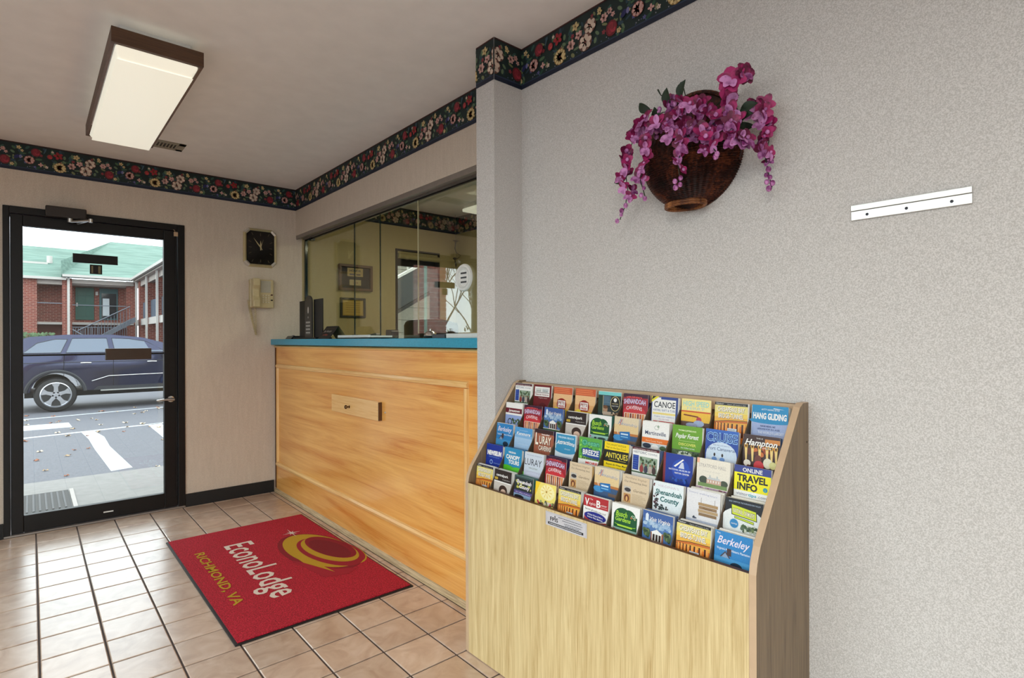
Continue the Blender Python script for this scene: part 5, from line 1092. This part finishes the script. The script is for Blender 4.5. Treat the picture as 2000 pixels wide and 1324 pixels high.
MB().add([(-16, 45.7, 5.26), (1.6, 45.7, 5.26), (3.9, 53, 8.1), (-16, 53, 8.1), (-16, 45.9, 5.2), (1.6, 45.9, 5.2), (3.9, 53.2, 8.0), (-16, 53.2, 8.0)], [(0, 1, 2, 3), (7, 6, 5, 4), (0, 4, 5, 1), (1, 5, 6, 2), (2, 6, 7, 3), (3, 7, 4, 0)]).build('roof', ROOF, bd)
MB().add([(1.5, 45.5, 5.46), (5.2, 45.5, 5.46), (16, 56, 9.35), (5.0, 56, 9.35), (1.5, 46.0, 6.4), (1.5, 45.7, 5.3), (5.2, 45.7, 5.3)], [(0, 1, 2, 3), (0, 3, 4), (0, 5, 6, 1), (0, 4, 5)]).build('roof', ROOF, bd)
box('dormer_trim', (-8, .9, 48.6, 48.9, 6.35, 6.52), WT, bd); box('dormer_wall', (-8, -.1, 48.7, 49, 5.9, 6.35), TRIM, bd); MB().cyl((1.0, 49, 6.5), (1.0, 49, 7.0), .16).build('roof_vent', WT, bd)
dd = box('green_door', (2.3, 3.3, 47.5, 47.6, F2-.02, 4.85), DOORG, bd)
for x in (2.42, 2.86):
    for z0, z1 in ((2.9, 3.5), (3.6, 4.2), (4.3, 4.6)): box('door_panel', (x, x+.32, 47.46, 47.5, z0, z1), mat('green_panel', L(20, 78, 66), .5) if x < 2.5 and z0 < 3 else bpy.data.materials['green_panel'], dd)
box('door_handle', (2.34, 2.42, 47.44, 47.5, 3.55, 3.8), WT, dd)
wn = box('window', (3.6, 4.65, 47.52, 47.6, F2, 4.85), FRG, bd); box('pane', (3.72, 4.55, 47.47, 47.52, F2+.1, 4.5), DARKW, wn); box('curtain', (3.78, 4.15, 47.44, 47.47, 2.95, 4.15), WINR, wn)
box('wall_lamp', (3.38, 3.52, 47.4, 47.55, 4.35, 4.6), WT, bd)
r = MB(); r.box(-.0, 1.55, 46.02, 46.06, 3.62, 3.68); r.build('handrail', RAIL, bd); r = MB(); r.box(2.05, 5.0, 46.02, 46.06, 3.55, 3.60); r.build('handrail', RAIL, bd)
for i in range(24): box('baluster', (2.1+i*.125, 2.13+i*.125, 46.0, 46.03, 1.15, 2.1), RAIL, bd)
for z in (1.12, 2.1): box('rail_bar', (2.05, 5.0, 45.98, 46.02, z, z+.05), RAIL, bd)
st = thing('outdoor_staircase', (4, 43.5, GZ), 'grey metal staircase rising to the motel walkway', 'staircase')
def bar(n_, a, b, r_, m=RAIL, par=st): MB().ring([a, b], r_, 6).build(n_, m, par)
MB().prism([(2.35, .85), (2.7, .85), (5.2, 2.45), (5.2, 2.75), (4.9, 2.6)], 'y', 43.5, 44.6).build('stringer', RAIL, st)
bar('handrail', (2.2, 43.4, 1.85), (4.9, 43.4, 3.45), .035)
for i in range(16): x = 2.4+i*.165; z = .9+(x-2.4)*.6; bar('baluster', (x, 43.4, z), (x, 43.4, z+.95), .016)
box('support', (2.3, 2.45, 43.6, 44.5, GZ, .9), RAIL, st)
bar('handrail', (2.0, 44.4, 1.95), (3.3, 43.9, 1.0), .035)
pb = thing('planter_bed', (-.2, 40, GZ), 'brick planter with low shrubs before the motel', 'planter')
box('planter_wall', (-6, 1.25, 40, 40.3, GZ, 1.35), BRK, pb)
q = MB(); random.seed(4)
for i in range(260):
    c = (random.uniform(-3, 1.0), random.uniform(40.05, 40.5), 1.35+random.random()*.3); a = random.random()*3; s_ = .09
    q.add([(c[0]-s_*math.cos(a), c[1]-s_*math.sin(a), c[2]), (c[0], c[1], c[2]+s_), (c[0]+s_*math.cos(a), c[1]+s_*math.sin(a), c[2]), (c[0], c[1], c[2]-s_)], [(0, 1, 2, 3)])
q.build('low_shrubs', mat('shrub_green', L(96, 124, 88), .7, var=.4, scale=4), pb)
# right wing of the motel
bw = bd
box('wall', (7.0, 7.4, 22, 47, GZ, 5.4), BRK, bw); box('walkway_slab', (5.55, 7.0, 22, 46, 2.25, 2.66), WT, bw)
for y in (44.4, 41.2, 37.4, 33.6, 29.8, 26): box('pillar', (5.5, 6.0, y-.32, y+.32, GZ, 5.3), BRK, bw)
for y in (40.6, 45.0, 36.8): box('downspout', (5.36, 5.47, y-.06, y+.06, GZ, 5.3), WT, bw)
for y in (43, 39.5, 35.7, 31.8):
    pn = box('railing_panel', (5.7, 5.74, y-1.4, y+1.4, 2.7, 3.75), mat('slate_rail', L(96, 110, 130), .5) if y == 43 else bpy.data.materials['slate_rail'], bw)
    for i in range(8): box('baluster', (5.67, 5.70, y-1.3+i*.37, y-1.26+i*.37, 2.7, 3.75), RAIL, pn)
    box('window', (6.94, 7.0, y-.9, y+.9, 2.9, 4.9), DARKW, bw); box('window', (6.94, 7.0, y-.9, y+.9, .2, 2.1), DARKW, bw)
box('beam', (5.55, 5.85, 22, 46, 4.85, 5.2), TRIM, bw); box('soffit', (5.3, 7.0, 22, 46, 5.2, 5.28), TRIM, bw); box('gutter', (5.12, 5.28, 22, 45.9, 5.3, 5.46), WT, bw)
MB().add([(5.2, 22, 5.44), (5.2, 45.6, 5.44), (16, 56, 9.35), (16, 22, 9.35), (5.35, 22, 5.3), (5.35, 45.7, 5.3)], [(3, 2, 1, 0), (0, 1, 5, 4)]).build('roof', ROOF, bw)

# parked sports utility car
CX, CY = .40, 15.02                     # near rear wheel contact
cr_ = thing('parked_car', (CX+1.45, CY+.85, GZ), 'dark blue sports utility car parked across the lot outside the door', 'car')
def car_paint():
    k = NT('navy_car_paint'); k.b.inputs['Base Color'].default_value = L(44, 48, 74); k.b.inputs['Roughness'].default_value = .12; k.b.inputs['Coat Weight'].default_value = .4; k.b.inputs['Metallic'].default_value = .7; return k.m
PAINT = car_paint(); TRM = mat('car_black_trim', L(34, 36, 42), .5); CGL = mat('car_window_glass', L(70, 84, 104), .04, spec=.9)
def cz(z): return GZ+z
def arc(cx, r, z0, n=12):
    a0 = math.asin(max(-1, min(1, (z0-.36)/r))); return [(cx+r*math.cos(a), .36+r*math.sin(a)) for a in [a0+(math.pi-2*a0)*i/n for i in range(n+1)]]
low = [(-.92, .45), (-.98, .7), (-.97, 1.0), (-.90, 1.2), (2.5, 1.22), (3.3, 1.12), (3.75, .95), (3.86, .7), (3.84, .42)]+arc(2.93, .46, .42)+[(2.3, .42), (.6, .42)]+arc(0, .46, .42)
def section(y, k):
    return [(CX+1.45+(p[0]-1.45)*k, y+(max(0, p[1]-1.0)*.22 if y < CY+.5 else -max(0, p[1]-1.0)*.22)*(1 if abs(y-CY-.9) > .9 else .5), cz(p[1])) for p in low]
q = MB(); ys = [(CY-.035, .975, ), (CY+.0, .995), (CY+.06, 1.0), (CY+1.74, 1.0), (CY+1.80, .995), (CY+1.835, .975)]
n = len(low); vs = []
for y, k in ys: vs += section(y, k)
fs = [tuple(range(n)), tuple(range((len(ys)-1)*n, len(ys)*n))[::-1]]
for i in range(len(ys)-1):
    for j in range(n): fs.append((i*n+j, (i+1)*n+j, (i+1)*n+(j+1) % n, i*n+(j+1) % n))
q.add(vs, fs); body = q.build('body', PAINT, cr_, bevel=.02, seg=2, smooth=True)
gh = [(-.90, 1.2, .0), (-.78, 1.34, .06), (-.60, 1.5, .14), (-.42, 1.57, .2), (.2, 1.62, .24), (1.0, 1.62, .24), (1.55, 1.56, .2), (1.95, 1.44, .12), (2.35, 1.27, .03), (2.5, 1.21, .0)]
q = MB(); m_ = len(gh)
def ghs(off, sgn):  # side outline: lower edge at belt, upper follows the roof; y leans in with height
    return [(CX+x, (CY+.02+ins*1.0+off) if sgn < 0 else (CY+1.78-ins*1.0-off), cz(z)) for x, z, ins in gh]
A = ghs(0, -1); B = ghs(0, 1); lo = [(CX+2.5, CY+.02, cz(1.19)), (CX-.90, CY+.02, cz(1.19))]; lo2 = [(CX+2.5, CY+1.78, cz(1.19)), (CX-.90, CY+1.78, cz(1.19))]
vs = A+B; fs = [(i, i+1, m_+i+1, m_+i) for i in range(m_-1)]
base = len(vs); bl = [(CX+x, CY+.02, cz(1.19)) for x, z, i_ in gh]; br_ = [(CX+x, CY+1.78, cz(1.19)) for x, z, i_ in gh]; vs += bl+br_
fs += [(base+i, base+i+1, i+1, i) for i in range(m_-1)]+[(m_+i, m_+i+1, base+m_+i+1, base+m_+i) for i in range(m_-1)]
q.add(vs, fs); q.build('cabin', PAINT, cr_, smooth=True)
def side_y(z): # y of the cabin side at height z at mid roof
    return CY+.02+.24*(z-1.19)/.43
def glass_pts(x0, x1, x2, x3, z0=1.225, z1=1.53): return [(x0, z0), (x1, z0), (x2, z1), (x3, z1)]
for nm, pts in (('rear_quarter_window', [(-.52, 1.235), (.08, 1.235), (.2, 1.52), (.0, 1.525), (-.3, 1.44)]), ('rear_door_window', [(.17, 1.235), (.92, 1.235), (.88, 1.545), (.28, 1.54)]), ('front_door_window', [(1.02, 1.235), (1.98, 1.235), (1.62, 1.47), (1.3, 1.53), (.97, 1.545)])):
    for off in (0, 1):
        y_ = (lambda z: side_y(z)-.006) if off == 0 else (lambda z: CY+1.78-.24*(z-1.19)/.43+.006)
        q = MB(); k_ = len(pts); q.add([(CX+x, y_(z), cz(z)) for x, z in pts]+[(CX+x, y_(z)+(.01 if off == 0 else -.01), cz(z)) for x, z in pts], [tuple(range(k_)), tuple(range(k_, 2*k_))[::-1]]+[(i, (i+1) % k_, k_+(i+1) % k_, k_+i) for i in range(k_)])
        o = q.build(nm, CGL, cr_)
        if off == 0: MB().ring([(CX+x, y_(z)-.003, cz(z)) for x, z in pts], .006, 5, closed=True).build('window_trim', TRM, o)
MB().ring([(CX-.85, CY-.03, cz(1.03)), (CX+2.4, CY-.035, cz(1.04))], .006, 5).build('crease_line', TRM, body)
for x in (.5, 1.7): MB().ring([(CX+x-.09, CY-.045, cz(1.01)), (CX+x, CY-.06, cz(1.015)), (CX+x+.09, CY-.045, cz(1.01))], .013, 6).build('door_handle', CHROME, cr_)
for x in (.13, .98, 2.1): MB().box(CX+x-.004, CX+x+.004, CY-.038, CY-.03, cz(.5), cz(1.2)).build('door_seam', BLACKM, cr_)
MB().prism([(CX+.62, cz(.42)), (CX+2.3, cz(.42)), (CX+2.3, cz(.5)), (CX+.7, cz(.5))], 'y', CY-.05, CY-.03).build('side_skirt', TRM, cr_)
MB().box(CX+.75, CX+2.3, CY-.09, CY-.03, cz(.40), cz(.425)).build('running_board', ALU, cr_)
MB().ring([(CX+.6, CY-.042, cz(.62)), (CX+.9, CY-.042, cz(.72)), (CX+2.3, CY-.042, cz(.74))], .006, 5).build('rub_strip', CHROME, cr_)
for side_y_ in (CY-.04, CY+1.84):
    MB().ring([(CX+x, side_y_, cz(z)) for x, z in arc(0, .49, .42, 18)], .035, 6).build('wheel_arch', TRM, cr_)
    MB().ring([(CX+x, side_y_, cz(z)) for x, z in arc(2.93, .49, .42, 18)], .035, 6).build('wheel_arch', TRM, cr_)
MB().ball((CX+1.95, CY-.12, cz(1.18)), .1, 12, (.8, 1.1, .8)).build('wing_mirror', PAINT, cr_, smooth=True)
MB().box(CX-.5, CX+3.5, CY+.2, CY+1.6, cz(.3), cz(.42)).build('underbody', BLACKM, cr_)
RIM = mat('alloy_silver', L(196, 198, 204), .25, .9)
def wheel(x, yo, s):
    w_ = thing('wheel', (CX+x, yo, cz(.36)), parent=cr_); c = (CX+x, yo, cz(.36))
    MB().lathe(c, [(.25, s*.02), (.27, -s*.0), (.33, s*.01), (.355, s*.05), (.36, s*.12), (.355, s*.2), (.3, s*.24)], 40, 'y').build('tyre', RUBBER, w_, smooth=True)
    MB().lathe(c, [(0, s*.12), (.24, s*.12), (.25, s*.1)], 30, 'y').build('brake_disc', TRM, w_)
    MB().lathe(c, [(.225, s*.03), (.245, s*.0), (.262, s*.005), (.262, s*.05)], 40, 'y').build('rim_ring', RIM, w_, smooth=True)
    for i in range(5):
        a = HP+2*math.pi*i/5; pts = []
        for rr, hw in ((.03, .05), (.09, .036), (.16, .034), (.235, .07)):
            pts.append((rr, hw))
        ol_ = [(rr*math.cos(a)-hw*math.sin(a), rr*math.sin(a)+hw*math.cos(a)) for rr, hw in pts]+[(rr*math.cos(a)+hw*math.sin(a), rr*math.sin(a)-hw*math.cos(a)) for rr, hw in pts[::-1]]
        MB().prism([(c[0]+p[0], c[2]+p[1]) for p in ol_], 'y', yo+s*.015, yo+s*.05).build('spoke', RIM, w_)
    MB().lathe(c, [(0, s*.005), (.03, s*.006), (.036, s*.02)], 16, 'y').build('hub_cap', RIM, w_)
for x in (0, 2.93): wheel(x, CY-.06, 1); wheel(x, CY+1.86, -1)

# brick post, tree, pole and shrubs seen mirrored in the counter glass
bp = thing('brick_post', (-1.235, 7.5, GZ), 'square red brick post standing outside left of the door', 'post')
BM = mat('pinkish_brick', L(164, 104, 92), .85, var=.25, scale=7); MOR = mat('mortar', L(190, 176, 166), .9)
box('mortar_core', (-1.425, -1.045, 7.31, 7.69, GZ, 2.95), MOR, bp)
q = MB(); q.box(-.148, .148, -.045, .045, -.032, .032); bme = q.mesh('brick', BM, (0, 0, 0))
for r_ in range(43):
    z = GZ+.036+r_*.074
    for s_ in range(4):
        a = s_*HP; off = (.052 if r_ % 2 else -.052); lx, ly = off, -.152
        o = bpy.data.objects.new('brick', bme); COL.objects.link(o); o.parent = bp
        o.location = Vector((-1.235+lx*math.cos(a)-ly*math.sin(a), 7.5+lx*math.sin(a)+ly*math.cos(a), z))-wp(bp); o.rotation_euler = (0, 0, a)
box('cap', (-1.48, -.99, 7.26, 7.74, 2.95, 3.05), CONC, bp)
t = thing('downpipe', (-1.0, 7.25, GZ), 'pale green drain pipe beside the brick post', 'pipe'); MB().cyl((-1.0, 7.22, GZ), (-1.0, 7.22, 3.0), .022).build('pipe', mat('pale_green_pipe', L(150, 186, 170), .4), t)
BARK = mat('grey_bark', L(120, 106, 94), .9, var=.2)
def tree(x, y, h, seed, lab, spread=1.0):
    random.seed(seed); t = thing('bare_tree', (x, y, GZ), lab, 'tree', 'bare trees beyond the lot'); q = MB(); tq = MB()
    def br(p, d, ln, r_, dep, qq):
        e_ = p+d*ln; mid = p+d*ln*.5+Vector((random.uniform(-1, 1), random.uniform(-1, 1), 0))*ln*.06; qq.ring([p, mid, e_], [r_, r_*.85, r_*.65], 5, cap=False)
        if dep == 0: return
        for i in range(3 if dep > 2 else 2):
            nd = (d+Vector((random.uniform(-.6, .6)*spread, random.uniform(-.6, .6)*spread, random.uniform(.0, .35)))).normalized(); br(e_ if i else p.lerp(e_, .75), nd, ln*random.uniform(.62, .85), r_*.6, dep-1, q)
    br(Vector((x, y, GZ)), Vector((0, 0, 1)), h*.3, h*.010, 6 if h > 8.5 else 5, tq)
    tq.build('trunk', BARK, t); q.build('branches', BARK, t)
tree(-12.6, 24, 9, 2, 'bare tree with upright branches reflected in the counter glass'); tree(-16, 26, 8, 5, 'smaller bare tree farthest left beyond the lot', 1.3); tree(-13.2, 33, 8, 8, 'bare tree standing behind the two nearer bare trees', 1.1)
up_ = thing('utility_pole', (-14.2, 30, GZ), 'wooden utility pole with crossarm beyond the bare trees', 'pole'); MB().cyl((-14.2, 30, GZ), (-14.2, 30, 9), .13, .1).build('pole', BARK, up_); MB().box(-15.2, -13.2, 29.95, 30.05, 7.6, 7.75).build('crossarm', BARK, up_)
def shrub(x, y, r_, h, m, lab, seed):
    random.seed(seed); t = thing('shrub', (x, y, GZ), lab, 'shrub'); q = MB()
    for i in range(900):
        u, v, w_ = random.gauss(0, .4), random.gauss(0, .4), random.random()
        c = (x+u*r_*(1.1-w_*.5), y+v*r_, GZ+.15+w_*h); a = random.random()*3.1; s_ = random.uniform(.05, .1); b_ = random.uniform(-.5, .5)
        q.add([(c[0]-s_*math.cos(a), c[1]-s_*math.sin(a), c[2]-s_*b_), (c[0], c[1], c[2]+s_), (c[0]+s_*math.cos(a), c[1]+s_*math.sin(a), c[2]+s_*b_), (c[0], c[1], c[2]-s_)], [(0, 1, 2, 3)])
    q.build('foliage', m, t); s2 = MB()
    for i in range(6): s2.ring([(x, y, GZ), (x+random.uniform(-.5, .5)*r_, y+random.uniform(-.4, .4)*r_, GZ+h*.8)], [.03, .01], 5)
    s2.build('stems', BARK, t)
YG = mat('yellow_green_leaf', L(176, 180, 80), .7, var=.3, scale=3); OG = mat('olive_leaf', L(120, 120, 90), .7, var=.3, scale=3)
shrub(-9.0, 20, 1.2, 1.7, YG, 'yellow green shrub nearest the brick post', 1); shrub(-11.9, 22, 1.2, 1.5, YG, 'yellow green shrub under the upright bare tree', 2); shrub(-14.6, 23, 1.3, 2.1, OG, 'olive brown bush farthest from the brick post', 3)

# staircase and siding seen through the office window
os_ = thing('side_staircase', (3.9, 6.6, GZ), 'dark steel staircase rising outside the office window', 'staircase')
sd = .55
def zz(x, z): return z+(x-3.679)*sd
MB().prism([(2.6, zz(2.6, 1.62)), (5.6, zz(5.6, 1.62)), (5.6, zz(5.6, 2.03)), (2.6, zz(2.6, 2.03))], 'y', 6.6, 6.66).build('stringer', mat('black_steel', L(18, 18, 20), .4), os_)
for i in range(11): x = 2.7+i*.27; box('tread', (x, x+.3, 6.66, 7.6, zz(x, 1.85), zz(x, 1.9)), BLACKM, os_)
MB().prism([(2.6, zz(2.6, 2.035)), (5.6, zz(5.6, 2.035)), (5.6, zz(5.6, 2.07)), (2.6, zz(2.6, 2.07))], 'y', 6.585, 6.67).build('white_cap', WT, os_)
MB().prism([(2.6, zz(2.6, 1.57)), (5.6, zz(5.6, 1.57)), (5.6, zz(5.6, 1.62)), (2.6, zz(2.6, 1.62))], 'y', 6.58, 6.68).build('stringer_flange', BLACKM, os_)
r_ = MB(); r_.ring([(2.6, 6.62, zz(2.6, 2.4)), (5.6, 6.62, zz(5.6, 2.4))], .018, 6); r_.build('handrail', WT, os_)
for i in range(8): x = 2.8+i*.36; MB().cyl((x, 6.62, zz(x, 2.07)), (x, 6.62, zz(x, 2.4)), .012, n=6).build('baluster', WT, os_)
for x in (2.75, 5.4): box('support_post', (x, x+.08, 6.68, 6.76, GZ, zz(x, 1.7)), BLACKM, os_)
sdw = thing('siding_wall', (4.5, 8, GZ), 'pale grey block wall under the side staircase', 'wall')
for i in range(14): box('siding_board', (2.2, 8.0, 7.75, 7.79-.008*(i % 1), GZ+i*.2, GZ+i*.2+.194), mat('grey_siding', L(150, 144, 132), .7) if i == 0 else bpy.data.materials['grey_siding'], sdw)
box('wall_core', (2.2, 8.0, 7.79, 7.95, GZ, GZ+2.8), CONC, sdw)
